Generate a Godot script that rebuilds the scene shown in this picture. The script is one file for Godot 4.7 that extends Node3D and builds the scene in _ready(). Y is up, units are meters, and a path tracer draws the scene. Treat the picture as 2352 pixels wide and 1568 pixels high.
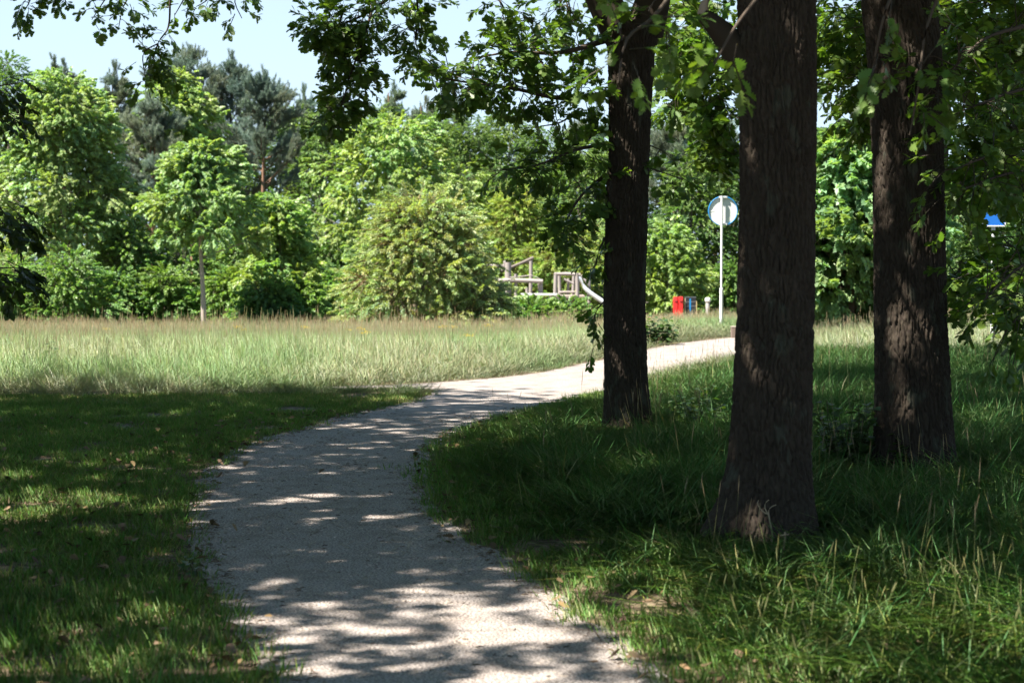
extends Node3D

# ------------------------------------------------------------------ view
const FOCAL := 4400.0            # focal length in pixels of a 2352 px wide frame
const EYE := Vector3(0, 1.5, 0)
const PITCH := 0.0452            # camera looks slightly down
const SUN := Vector3(0.47, -0.84, -0.27)

var rng := RandomNumberGenerator.new()
var M := {}
var names := {}
var path_poly := PackedVector2Array()
var path_in := []
var path_out := {}
var bump_noise: FastNoiseLite
var patch_noise: FastNoiseLite

class MB:
	var v := PackedVector3Array()
	var n := PackedVector3Array()
	var c := PackedColorArray()
	var ix := PackedInt32Array()
	func vert(p: Vector3, nn: Vector3, col: Color) -> int:
		v.append(p); n.append(nn); c.append(col)
		return v.size() - 1
	func tri(a: int, b: int, d: int) -> void:
		ix.append(a); ix.append(b); ix.append(d)
	# turn every face to the side its normals point to
	func outward() -> MB:
		for i in range(0, ix.size(), 3):
			var a := v[ix[i]]
			var g := (v[ix[i + 2]] - a).cross(v[ix[i + 1]] - a)
			if g.dot(n[ix[i]] + n[ix[i + 1]] + n[ix[i + 2]]) < 0.0:
				var t := ix[i + 1]
				ix[i + 1] = ix[i + 2]
				ix[i + 2] = t
		return self
	func done(mat: Material) -> ArrayMesh:
		var a := []
		a.resize(Mesh.ARRAY_MAX)
		a[Mesh.ARRAY_VERTEX] = v
		a[Mesh.ARRAY_NORMAL] = n
		a[Mesh.ARRAY_COLOR] = c
		a[Mesh.ARRAY_INDEX] = ix
		var m := ArrayMesh.new()
		m.add_surface_from_arrays(Mesh.PRIMITIVE_TRIANGLES, a)
		m.surface_set_material(0, mat)
		return m

func rr(a: float, b: float) -> float:
	return rng.randf_range(a, b)

func ray(px: float, py: float) -> Vector3:
	var u := (px - 1176.0) / FOCAL
	var w := (784.0 - py) / FOCAL
	return Vector3(0, -sin(PITCH), -cos(PITCH)) + Vector3.RIGHT * u + Vector3(0, cos(PITCH), -sin(PITCH)) * w

# the point at depth d (metres along -z) that shows at pixel px, py
func at(px: float, py: float, d: float) -> Vector3:
	var r := ray(px, py)
	return EYE + r * (d / -r.z)

# the point of the level ground that shows at pixel px, py
func gp(px: float, py: float) -> Vector3:
	var r := ray(px, py)
	return EYE + r * (EYE.y / -r.y)

func pix(p: Vector3) -> Vector2:
	var q := p - EYE
	var f := q.dot(Vector3(0, -sin(PITCH), -cos(PITCH)))
	if f < 0.2:
		return Vector2(-9999, -9999)
	return Vector2(1176.0 + FOCAL * q.x / f, 784.0 - FOCAL * q.dot(Vector3(0, cos(PITCH), -sin(PITCH))) / f)

# terrain height: level near the path, falling gently away behind the meadow
func th(x: float, z: float) -> float:
	var d := -z
	var s := smoothstep(-1.0, 5.0, x)
	var start := lerpf(25.0, 38.5, s)
	var h := 0.0
	if d > start:
		var e := d - start
		h = -0.036 * e * smoothstep(0.0, 6.0, e)
		h = maxf(h, -2.7)
	return h

func gnd(x: float, z: float) -> Vector3:
	return Vector3(x, th(x, z), z)

# ------------------------------------------------------------------ naming
func numbered(called: String) -> String:
	if not names.has(called):
		names[called] = 0
		return called
	names[called] += 1
	return "%s_%03d" % [called, names[called]]

func tag(o: Node, label: String, category: String, group := "", kind := "") -> void:
	if label: o.set_meta("label", label)
	if category: o.set_meta("category", category)
	if group: o.set_meta("group", group)
	if kind: o.set_meta("kind", kind)

func thing(called: String, label: String, category: String, pos: Vector3, group := "") -> Node3D:
	var o := Node3D.new()
	o.name = numbered(called)
	add_child(o)
	o.position = pos
	tag(o, label, category, group)
	return o

func part(called: String, mesh: Mesh, parent: Node, mat: Material = null, xf := Transform3D()) -> MeshInstance3D:
	var o := MeshInstance3D.new()
	o.name = called
	o.mesh = mesh
	if mat: o.material_override = mat
	o.transform = xf
	parent.add_child(o, true)
	return o

func scatter(called: String, mesh: Mesh, xfs: Array, cols: PackedColorArray, parent: Node) -> MultiMeshInstance3D:
	var mm := MultiMesh.new()
	mm.transform_format = MultiMesh.TRANSFORM_3D
	mm.use_colors = true
	mm.mesh = mesh
	mm.instance_count = xfs.size()
	for i in xfs.size():
		mm.set_instance_transform(i, xfs[i])
		mm.set_instance_color(i, cols[i])
	var o := MultiMeshInstance3D.new()
	o.name = called
	o.multimesh = mm
	parent.add_child(o, true)
	return o

# ------------------------------------------------------------------ materials
func mat(col: Color, rough: float, vertex := true) -> StandardMaterial3D:
	var m := StandardMaterial3D.new()
	m.albedo_color = col.linear_to_srgb()
	m.roughness = rough
	m.vertex_color_use_as_albedo = vertex
	m.cull_mode = BaseMaterial3D.CULL_DISABLED
	return m

func leafy(rough: float, back: Color, spec := 0.5) -> StandardMaterial3D:
	var m := mat(Color.WHITE, rough)
	m.backlight_enabled = true
	m.backlight = back
	m.metallic_specular = spec
	return m

func noise_tex(size: int, freq: float, ramp: Array, oct := 5, kind := FastNoiseLite.TYPE_SIMPLEX_SMOOTH, sd := 1) -> NoiseTexture2D:
	var n := FastNoiseLite.new()
	n.noise_type = kind
	n.frequency = freq
	n.fractal_octaves = oct
	n.seed = sd
	var t := NoiseTexture2D.new()
	t.width = size
	t.height = size
	t.seamless = true
	t.noise = n
	if ramp.size():
		var g := Gradient.new()
		var offs := PackedFloat32Array()
		var cs := PackedColorArray()
		for r in ramp:
			offs.append(r[0])
			cs.append((r[1] as Color).linear_to_srgb())
		g.offsets = offs
		g.colors = cs
		t.color_ramp = g
	return t

func make_materials() -> void:
	M.oak = leafy(0.42, Color(0.97, 1.0, 0.55), 0.5)
	M.maple = leafy(0.45, Color(0.97, 1.0, 0.6), 0.5)
	M.pine = leafy(0.6, Color(0.7, 0.74, 0.6), 0.4)
	M.grass = leafy(0.55, Color(0.98, 1.0, 0.75), 0.4)
	M.bark = mat(Color.WHITE, 0.92)
	M.bark.metallic_specular = 0.25
	M.plain = mat(Color.WHITE, 0.9)
	M.plain.metallic_specular = 0.3
	# bare soil with old leaves and moss
	var soil := StandardMaterial3D.new()
	soil.albedo_texture = noise_tex(1024, 0.02, [[0.0, Color(0.053, 0.041, 0.030)], [0.4, Color(0.105, 0.078, 0.054)], [0.6, Color(0.165, 0.128, 0.090)], [1.0, Color(0.255, 0.203, 0.150)]], 6)
	soil.uv1_triplanar = true
	soil.uv1_world_triplanar = true
	soil.uv1_scale = Vector3(0.6, 0.6, 0.6)
	soil.roughness = 0.95
	soil.metallic_specular = 0.2
	soil.detail_enabled = true
	soil.detail_blend_mode = BaseMaterial3D.BLEND_MODE_MUL
	soil.detail_albedo = noise_tex(512, 0.012, [[0.0, Color(0.75, 0.72, 0.7)], [0.5, Color(1, 1, 1)], [1.0, Color(0.85, 1.0, 0.7)]], 3, FastNoiseLite.TYPE_SIMPLEX_SMOOTH, 9)
	soil.heightmap_enabled = true
	soil.heightmap_texture = noise_tex(512, 0.03, [], 5, FastNoiseLite.TYPE_SIMPLEX_SMOOTH, 4)
	soil.heightmap_scale = 2.0
	M.soil = soil
	# crushed stone and shell grit of the path
	var grit := StandardMaterial3D.new()
	grit.albedo_texture = noise_tex(2048, 0.07, [[0.0, Color(0.065, 0.057, 0.053)], [0.3, Color(0.155, 0.137, 0.13)], [0.45, Color(0.255, 0.23, 0.219)], [0.58, Color(0.32, 0.29, 0.278)], [0.75, Color(0.4, 0.367, 0.35)], [1.0, Color(0.55, 0.512, 0.49)]], 4, FastNoiseLite.TYPE_SIMPLEX_SMOOTH, 5)
	grit.uv1_triplanar = true
	grit.uv1_world_triplanar = true
	grit.uv1_scale = Vector3(0.45, 0.45, 0.45)
	grit.roughness = 0.9
	grit.metallic_specular = 0.3
	grit.heightmap_enabled = true
	grit.heightmap_texture = noise_tex(1024, 0.12, [], 4, FastNoiseLite.TYPE_SIMPLEX_SMOOTH, 6)
	grit.heightmap_scale = 1.0
	grit.detail_enabled = true
	grit.detail_blend_mode = BaseMaterial3D.BLEND_MODE_MUL
	grit.detail_albedo = noise_tex(1024, 0.006, [[0.0, Color(0.7, 0.66, 0.62)], [0.45, Color(0.97, 0.95, 0.93)], [1.0, Color(1, 1, 1)]], 6, FastNoiseLite.TYPE_SIMPLEX_SMOOTH, 12)
	M.grit = grit

# ------------------------------------------------------------------ leaf and blade shapes
const OAK := [[0.0, 0.03], [0.1, 0.1], [0.19, 0.24], [0.26, 0.12], [0.37, 0.36], [0.45, 0.18], [0.56, 0.46], [0.65, 0.24], [0.76, 0.42], [0.83, 0.22], [0.92, 0.2], [1.0, 0.0]]
const MAPLE := [[0.0, 0.12], [0.05, 0.42], [0.2, 0.36], [0.3, 0.62], [0.45, 0.26], [0.6, 0.34], [0.75, 0.13], [1.0, 0.0]]
const OVAL := [[0.0, 0.0], [0.2, 0.3], [0.45, 0.42], [0.75, 0.3], [1.0, 0.0]]
const HEART := [[0.0, 0.25], [0.15, 0.5], [0.4, 0.55], [0.7, 0.33], [1.0, 0.0]]
const LANCE := [[0.0, 0.0], [0.3, 0.16], [0.65, 0.14], [1.0, 0.0]]

func leaf(b: MB, shape: Array, base: Vector3, dir: Vector3, nrm: Vector3, length: float, fold: float, droop: float, col: Color) -> void:
	dir = dir.normalized()
	var side := dir.cross(nrm).normalized()
	nrm = side.cross(dir).normalized()
	var prev := -1
	for k in shape.size():
		var t: float = shape[k][0]
		var w: float = shape[k][1] * length
		var mid := base + dir * (t * length) - nrm * (droop * t * t * length)
		var m := b.vert(mid, nrm, col)
		b.vert(mid - side * w + nrm * (fold * w), (nrm + side * fold).normalized(), col)
		b.vert(mid + side * w + nrm * (fold * w), (nrm - side * fold).normalized(), col)
		if prev >= 0:
			b.tri(prev, prev + 1, m + 1); b.tri(prev, m + 1, m)
			b.tri(prev, m, m + 2); b.tri(prev, m + 2, prev + 2)
		prev = m

func tube(b: MB, pts: Array, rad: Array, sides: int, col: Color) -> void:
	var ring := -1
	for i in pts.size():
		var p: Vector3 = pts[i]
		var d: Vector3 = (pts[mini(i + 1, pts.size() - 1)] - pts[maxi(i - 1, 0)]).normalized()
		var a := d.cross(Vector3.UP if absf(d.y) < 0.9 else Vector3.RIGHT).normalized()
		var e := a.cross(d)
		var first := b.v.size()
		for k in sides:
			var g := TAU * k / sides
			var nn := a * cos(g) + e * sin(g)
			b.vert(p + nn * float(rad[i]), nn, col)
		if ring >= 0:
			for k in sides:
				var k2 := (k + 1) % sides
				b.tri(ring + k, ring + k2, first + k2)
				b.tri(ring + k, first + k2, first + k)
		ring = first
	var cap := b.vert(pts[-1], (pts[-1] - pts[-2]).normalized(), col)
	for k in sides:
		b.tri(ring + k, ring + (k + 1) % sides, cap)

func shade(c: Color, amount: float) -> Color:
	var k := rr(1.0 - amount, 1.0 + amount)
	var warm := rr(-0.12, 0.12)
	return Color(c.r * k * (1.0 + warm), c.g * k, c.b * k * (1.0 - warm))

# a leafy twig growing along +x with its leaves facing up
func twig(sd: int, shape: Array, count: int, length: float, size: float, col: Color, droop: float, tilt: float, material: Material, wood := Color(0.06, 0.05, 0.035)) -> ArrayMesh:
	rng.seed = sd
	var b := MB.new()
	var tip := Vector3(length, -droop * length * 0.5, 0)
	tube(b, [Vector3.ZERO, tip * 0.5 + Vector3(0, 0.05 * length, 0), tip], [0.006 * length / 0.25, 0.004 * length / 0.25, 0.002], 3, wood)
	for k in count:
		var t := 0.15 + 0.85 * sqrt(float(k + 1) / count)
		var p := Vector3(tip.x * t, tip.y * t + 0.05 * length * sin(PI * t), 0)
		var az := k * 2.4 + rr(-0.5, 0.5)
		var open := rr(0.5, 1.25)
		var dir := Vector3(cos(open), sin(open) * sin(az) * 0.45 - droop * rr(0.4, 1.0), sin(open) * cos(az))
		var nrm := Vector3(rr(-tilt, tilt), 1.0, rr(-tilt, tilt)) + dir * rr(0.0, tilt)
		leaf(b, shape, p + dir.normalized() * size * 0.12, dir, nrm, size * rr(0.7, 1.15), rr(0.05, 0.4), rr(0.0, 0.35), shade(col, 0.28))
	return b.done(material)

# a shoot of needles pointing up and out along +x
func needle_shoot(sd: int, count: int, length: float, size: float, col: Color) -> ArrayMesh:
	rng.seed = sd
	var b := MB.new()
	tube(b, [Vector3.ZERO, Vector3(length, length * 0.25, 0)], [0.008, 0.004], 3, Color(0.11, 0.08, 0.055))
	for k in count:
		var t := rr(0.1, 1.0)
		var p := Vector3(length * t, length * 0.25 * t, 0)
		var az := rr(0, TAU)
		var dir := Vector3(rr(0.5, 1.1), sin(az) * 0.8 + 0.25, cos(az) * 0.8).normalized()
		var e := dir.cross(Vector3(rr(-1, 1), rr(-1, 1), rr(-1, 1))).normalized() * size * 0.045
		var nn := dir.cross(e).normalized()
		var cc := shade(col, 0.25)
		var i := b.vert(p - e, nn, cc)
		b.vert(p + e, nn, cc)
		b.vert(p + dir * size * rr(0.7, 1.1), nn, cc)
		b.tri(i, i + 1, i + 2)
	return b.done(M.pine)

func blade(b: MB, p: Vector3, az: float, h: float, w: float, lean: float, curl: float, col: Color) -> void:
	var out := Vector3(cos(az), 0, sin(az))
	var side := Vector3(-out.z, 0, out.x).rotated(Vector3.UP, rr(-0.9, 0.9)) * w * 0.5
	var nn := (out * 0.45 + Vector3.UP * 0.9).normalized()
	var prev := -1
	for k in 4:
		var t := k / 3.0
		var q := p + out * (lean * t + curl * t * t) * h + Vector3.UP * h * (t - curl * 0.35 * t * t * t)
		if k == 3:
			var z := b.vert(q, nn, col)
			b.tri(prev, prev + 1, z)
		else:
			var ww := 1.0 - 0.35 * t
			var i := b.vert(q - side * ww, nn, col)
			b.vert(q + side * ww, nn, col)
			if prev >= 0:
				b.tri(prev, prev + 1, i + 1); b.tri(prev, i + 1, i)
			prev = i

func tuft(sd: int, count: int, radius: float, h0: float, h1: float, w: float, lean: float, curl: float, cols: Array, heads := 0, headcol := Color(0.3, 0.24, 0.15)) -> ArrayMesh:
	rng.seed = sd
	var b := MB.new()
	for k in count:
		var az := rr(0, TAU)
		var r := radius * sqrt(rng.randf())
		var p := Vector3(cos(az) * r, -0.01, sin(az) * r)
		var c: Color = cols[rng.randi() % cols.size()]
		blade(b, p, az + rr(-1.2, 1.2), rr(h0, h1), w * rr(0.6, 1.2), rr(0.0, lean), rr(0.0, curl), shade(c, 0.2))
	for k in heads:
		var az := rr(0, TAU)
		var r := radius * sqrt(rng.randf())
		var p := Vector3(cos(az) * r, 0, sin(az) * r)
		var h := h1 * rr(0.85, 1.2)
		var top := p + Vector3(rr(-0.15, 0.15) * h, h, rr(-0.15, 0.15) * h)
		var mid := p.lerp(top, 0.55) + Vector3(0, 0.03 * h, 0)
		var hc := shade(headcol, 0.25)
		tube(b, [p, mid, top], [w * 0.2, w * 0.17, w * 0.12], 3, shade(cols[0], 0.2))
		var up := (top - mid).normalized()
		tube(b, [top - up * 0.02, top + up * 0.025, top + up * 0.07, top + up * 0.1], [w * 0.12, w * 0.5, w * 0.38, w * 0.08], 4, hc)
	return b.done(M.grass)

# ------------------------------------------------------------------ wood
# a trunk with real bark ridges; rows: [height, centre x, centre z, radius] from the ground up
func bark_trunk(rows: Array, cols: int, step: float, plate: float, depth: float, sd: int, flare: Array, tint: Color) -> ArrayMesh:
	var cell := FastNoiseLite.new()
	cell.noise_type = FastNoiseLite.TYPE_CELLULAR
	cell.cellular_return_type = FastNoiseLite.RETURN_DISTANCE2_SUB
	cell.frequency = 1.0
	cell.fractal_type = FastNoiseLite.FRACTAL_NONE
	cell.cellular_jitter = 1.0
	cell.seed = sd
	var wav := FastNoiseLite.new()
	wav.frequency = 1.0
	wav.fractal_octaves = 3
	wav.seed = sd + 1
	var b := MB.new()
	var lo: float = rows[0][0]
	var hi: float = rows[-1][0]
	var nr := int(ceil((hi - lo) / step)) + 1
	var seg := 0
	for j in nr:
		var y := minf(lo + j * step, hi)
		while seg < rows.size() - 2 and rows[seg + 1][0] < y: seg += 1
		var a: Array = rows[seg]
		var e: Array = rows[seg + 1]
		var t: float = smoothstep(0.0, 1.0, (y - a[0]) / (e[0] - a[0])) * 0.5 + 0.5 * (y - a[0]) / (e[0] - a[0])
		var cx: float = lerpf(a[1], e[1], t)
		var cz: float = lerpf(a[2], e[2], t)
		var r0: float = lerpf(a[3], e[3], t)
		for i in cols:
			var g := TAU * i / cols
			var dx := cos(g)
			var dz := sin(g)
			var r := r0 * (1.0 + 0.035 * sin(g * 3.0 + sd) + 0.02 * sin(g * 5.0 + y * 0.7))
			for f in flare:      # root swellings: [angle, width, reach, height]
				var da := absf(wrapf(g - f[0], -PI, PI))
				if da < f[1] * 2.0:
					r += f[2] * exp(-da * da / (f[1] * f[1])) * exp(-maxf(y, 0.0) / f[3])
			var wx := wav.get_noise_3d(dx * r * 9.0, y * 4.0, dz * r * 9.0)
			var wy := wav.get_noise_3d(dx * r * 9.0 + 40.0, y * 4.0, dz * r * 9.0)
			var q := Vector3(dx * r / plate + wx * 0.9, y / plate * 0.2 + wy * 0.8, dz * r / plate + wx * 0.7)
			var d := clampf(cell.get_noise_3d(q.x, q.y, q.z) + 1.0, 0.0, 1.0)
			var d2 := clampf(cell.get_noise_3d(q.x * 2.3 + 31.0, q.y * 3.4, q.z * 2.3) + 1.0, 0.0, 1.0)
			var ridge := 0.75 * smoothstep(0.0, 0.3, d) + 0.25 * smoothstep(0.0, 0.25, d2)
			var fine := wav.get_noise_3d(dx * r * 70.0, y * 30.0, dz * r * 70.0)
			r += depth * (ridge - 0.5) + depth * 0.22 * fine
			var lich := smoothstep(0.28, 0.5, wav.get_noise_3d(dx * r * 6.0 + 9.0, y * 3.0, dz * r * 6.0))
			var k := 1.0 + 0.35 * fine + 0.25 * wx
			var col := Color(tint.r * k, tint.g * k, tint.b * k).lerp(Color(0.075, 0.085, 0.065), 0.45 * lich)
			b.vert(Vector3(cx + dx * r, y, cz + dz * r), Vector3.ZERO, col)
	for j in nr:
		for i in cols:
			var i0 := (i + cols - 1) % cols
			var i1 := (i + 1) % cols
			var du := b.v[j * cols + i1] - b.v[j * cols + i0]
			var dv := b.v[mini(j + 1, nr - 1) * cols + i] - b.v[maxi(j - 1, 0) * cols + i]
			b.n[j * cols + i] = dv.cross(du).normalized()
			if j < nr - 1:
				var p := j * cols + i
				var p1 := j * cols + i1
				b.tri(p, p1, p1 + cols); b.tri(p, p1 + cols, p + cols)
	return b.done(M.bark)

# a bent limb as a list of points
func limb(a: Vector3, e: Vector3, n: int, wob: float) -> Array:
	var out := []
	var o1 := Vector3(rr(-1, 1), rr(-0.3, 1), rr(-1, 1)) * wob
	var o2 := Vector3(rr(-1, 1), rr(-0.5, 0.5), rr(-1, 1)) * wob * 0.4
	for k in n + 1:
		var t := float(k) / n
		out.append(a.lerp(e, t) + o1 * sin(PI * t) + o2 * sin(TAU * t))
	return out

func taper(n: int, r0: float, r1: float) -> Array:
	var out := []
	for k in n + 1:
		out.append(lerpf(r0, r1, pow(float(k) / n, 0.8)))
	return out

func facing(dir: Vector3, roll := 0.0) -> Basis:
	var x := dir.normalized()
	var z := x.cross(Vector3.UP)
	if z.length() < 0.05: z = Vector3.BACK
	z = z.normalized()
	var y := z.cross(x)
	var bb := Basis(x, y, z)
	return bb * Basis(Vector3.RIGHT, roll)

# ------------------------------------------------------------------ oaks
var oak_twigs := []

# crown of an oak: limbs from the trunk, boughs from the limbs, twigs in layers round the boughs.
# The lowest boughs are kept above the sight line, as the browse line of the avenue is.
func oak_crown(o: Node3D, fork: Vector3, top: float, radius: float, limbs: int, dens: int, sd: int, squash := Vector2.ONE, clear := 40.0) -> void:
	rng.seed = sd
	var b := MB.new()
	var xfs := [[], [], []]
	var cols := [PackedColorArray(), PackedColorArray(), PackedColorArray()]
	var base := o.position
	for i in limbs:
		var az := TAU * (i + rr(-0.3, 0.3)) / limbs * 2.0
		var lift := float(i) / limbs
		var from := fork + Vector3(0, lift * (top - fork.y) * 0.55, 0)
		var reach := radius * rr(0.65, 1.0) * (1.0 - 0.45 * lift)
		var to := from + Vector3(cos(az) * reach * squash.x, rr(0.3, 1.1) + lift * (top - fork.y) * 0.45, sin(az) * reach * squash.y)
		var main := limb(from, to, 8, 0.5)
		tube(b, main, taper(8, 0.11 * (1.0 - 0.4 * lift), 0.025), 7, Color(0.085, 0.07, 0.055))
		for j in 9:
			var q: Vector3 = main[2 + j * 6 / 8]
			var az2 := az + rr(-1.5, 1.5)
			var to2 := q + Vector3(cos(az2), rr(-0.25, 0.6), sin(az2)) * rr(0.7, 1.7)
			var side := limb(q, to2, 5, 0.15)
			tube(b, side, taper(5, 0.028, 0.008), 4, Color(0.075, 0.062, 0.048))
			for k in dens:
				var p: Vector3 = side[rng.randi_range(1, 5)] + Vector3(rr(-1, 1), rr(-0.7, 0.7), rr(-1, 1)) * rr(0.1, 0.85)
				var s := pix(base + p)
				if s.x > -200.0 and s.x < 2552.0 and s.y > -clear:
					continue
				var v := rng.randi() % 3
				xfs[v].append(Transform3D(facing(Vector3(cos(az2) + rr(-0.9, 0.9), rr(-0.5, 0.4), sin(az2) + rr(-0.9, 0.9)), rr(-0.4, 0.4)).scaled(Vector3.ONE * rr(0.85, 1.25)), p))
				var w := rr(0.8, 1.2)
				cols[v].append(Color(w * rr(0.9, 1.15), w, w * rr(0.8, 1.1)))
	# leaves out of boughs that would show are pruned above; so are the boughs themselves
	part("limbs", b.done(M.bark), o)
	for v in 3:
		var c := scatter("crown", oak_twigs[v], xfs[v], cols[v], o)
		c.set_meta("kind", "stuff")

# a bough in view: a wooden stem through pixel points [px, py, depth], with twigs round it.
# Each twig is a part of its own.
func bough(o: Node3D, pts: Array, spread: Array, count: int, sd: int, stem: float, tone := Color.WHITE, size := 1.0, hang := 0.25) -> void:
	rng.seed = sd
	var b := MB.new()
	var w := []
	for p in pts:
		w.append(at(p[0], p[1], p[2]) - o.position)
	var fine := []
	var n: int = w.size()
	for i in n - 1:
		for k in 4:
			var t := k / 4.0
			fine.append(w[i].cubic_interpolate(w[i + 1], w[maxi(i - 1, 0)], w[mini(i + 2, n - 1)], t))
	fine.append(w[-1])
	tube(b, fine, taper(fine.size() - 1, stem, 0.004), 5, Color(0.075, 0.062, 0.048))
	var holder: MeshInstance3D = null
	var list := []
	for k in count:
		var t := pow(rng.randf(), 0.8)
		var i := clampi(int(t * (fine.size() - 1)), 0, fine.size() - 2)
		var q: Vector3 = fine[i].lerp(fine[i + 1], t * (fine.size() - 1) - i)
		var sp: float = lerpf(spread[0], spread[1], t)
		var off := Vector3(rr(-1, 1), rr(-1, 1), rr(-1, 1))
		while off.length() > 1.0: off = Vector3(rr(-1, 1), rr(-1, 1), rr(-1, 1))
		var p: Vector3 = q + off * sp
		if off.length() * sp > 0.12 and k % 2 == 0:
			tube(b, [q, q.lerp(p, 0.55) + Vector3(0, 0.03, 0), p], [0.005, 0.004, 0.002], 3, Color(0.07, 0.058, 0.045))
		var dir := off + Vector3(rr(-0.5, 0.5), -hang * rr(0.2, 1.6), rr(-0.5, 0.5))
		list.append([Transform3D(facing(dir, rr(-0.5, 0.5)).scaled(Vector3.ONE * rr(0.55, 0.82) * size), p), rng.randi() % 3])
	holder = part("bough", b.done(M.bark), o)
	for e in list:
		part("leaf_spray", oak_twigs[e[1]], holder, null, e[0])

# foliage farther back in the avenue, seen between the trunks
func leaf_mass(o: Node3D, blobs: Array, sd: int, called := "crown") -> void:
	rng.seed = sd
	var xfs := [[], [], []]
	var cols := [PackedColorArray(), PackedColorArray(), PackedColorArray()]
	for e in blobs:          # [px, py, depth, half width px, half height px, depth half, count]
		var s: float = e[2] / FOCAL
		for k in e[6]:
			var off := Vector3(rr(-1, 1), rr(-1, 1), rr(-1, 1))
			while off.length() > 1.0: off = Vector3(rr(-1, 1), rr(-1, 1), rr(-1, 1))
			var p := at(e[0], e[1], e[2]) + Vector3(off.x * e[3] * s, off.y * e[4] * s, off.z * e[5]) - o.position
			var v := rng.randi() % 3
			xfs[v].append(Transform3D(facing(Vector3(rr(-1, 1), rr(-0.7, 0.3), rr(-1, 1)), rr(-0.5, 0.5)).scaled(Vector3.ONE * rr(0.8, 1.2)), p))
			var w := rr(0.8, 1.2)
			cols[v].append(Color(w * rr(0.9, 1.15), w, w * rr(0.8, 1.1)))
	for v in 3:
		scatter(called, oak_twigs[v], xfs[v], cols[v], o).set_meta("kind", "stuff")

# ------------------------------------------------------------------ trees across the meadow
# shape(t): crown radius share at height share t (0 foot of the crown, 1 top)
func crown_shape(kind: String, t: float) -> float:
	match kind:
		"round": return pow(maxf(sin(PI * clampf(0.12 + 0.84 * t, 0, 1)), 0.0), 0.6)
		"cone": return (pow(1.0 - t, 0.7) * 0.9 + 0.14) * (1.0 + 0.22 * sin(t * 17.0))
		"egg": return pow(maxf(sin(PI * pow(clampf(0.1 + 0.9 * t, 0, 1), 0.75)), 0.0), 0.7)
		"bush": return pow(maxf(1.0 - t * t, 0.0), 0.55)
		_: return 1.0

func far_tree(called: String, label: String, cat: String, px: float, depth: float, top_px: float, foot_px: float, width_px: float, kind: String, sprays: Array, clumps: int, per: int, clump_r: float, tint: Color, sd: int, group := "", trunk_r := 0.12, bark := Color(0.16, 0.14, 0.12), lean := 0.0) -> Node3D:
	rng.seed = sd
	var s := depth / FOCAL
	var x := at(px, 600, depth).x
	var g := th(x, -depth)
	var o := thing(called, label, cat, Vector3(x, g, -depth), group)
	var top := at(px, top_px, depth).y - g
	var foot := maxf(at(px, foot_px, depth).y - g, 0.0)
	var rad := width_px * s * 0.5
	var b := MB.new()
	var stem := limb(Vector3(0, -0.1, 0), Vector3(lean, top * 0.86, 0), 8, 0.15)
	tube(b, stem, taper(8, trunk_r, trunk_r * 0.18), 8, bark)
	part("trunk", b.done(M.bark), o)
	var lb := MB.new()
	var xfs := []
	var cols := []
	for v in sprays.size():
		xfs.append([]); cols.append(PackedColorArray())
	for i in clumps:
		var t := (i + rng.randf()) / clumps
		t = pow(t, 0.85)
		var az := i * 2.39996 + rr(-0.4, 0.4)
		var rr0 := rad * crown_shape(kind, t)
		var out := rr0 * sqrt(rr(0.12, 1.0))
		var c := Vector3(cos(az) * out + lean * t, lerpf(foot + clump_r * 0.4, top - clump_r * 0.45, t), sin(az) * out)
		var from := Vector3(lean * t * 0.8, lerpf(c.y, foot, 0.35) - 0.25 * out, 0)
		if from.y > 0.2 and i % 2 == 0:
			tube(lb, limb(from, c, 4, 0.12), taper(4, trunk_r * 0.3 * (1.1 - t), 0.012), 4, bark)
		var cr := clump_r * rr(0.65, 1.25)
		var ct := shade(Color.WHITE, 0.14)
		for k in per:
			var d := Vector3(rr(-1, 1), rr(-0.75, 1), rr(-1, 1))
			d = d.normalized() * pow(rng.randf(), 0.4)
			var p := c + Vector3(d.x, d.y * 0.72, d.z) * cr
			if p.y < 0.02: continue
			var v := rng.randi() % sprays.size()
			var outw := Vector3(c.x, 0, c.z).normalized() * 0.8 + d + Vector3(rr(-0.4, 0.4), rr(-0.5, 0.2), rr(-0.4, 0.4))
			xfs[v].append(Transform3D(facing(outw, rr(-0.5, 0.5)).scaled(Vector3.ONE * rr(0.8, 1.25)), p))
			var w := rr(0.88, 1.12)
			cols[v].append(Color(tint.r * ct.r * w, tint.g * ct.g * w, tint.b * ct.b * w))
	if lb.v.size():
		part("limbs", lb.done(M.bark), o)
	for v in sprays.size():
		scatter("crown", sprays[v], xfs[v], cols[v], o).set_meta("kind", "stuff")
	return o

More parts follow.
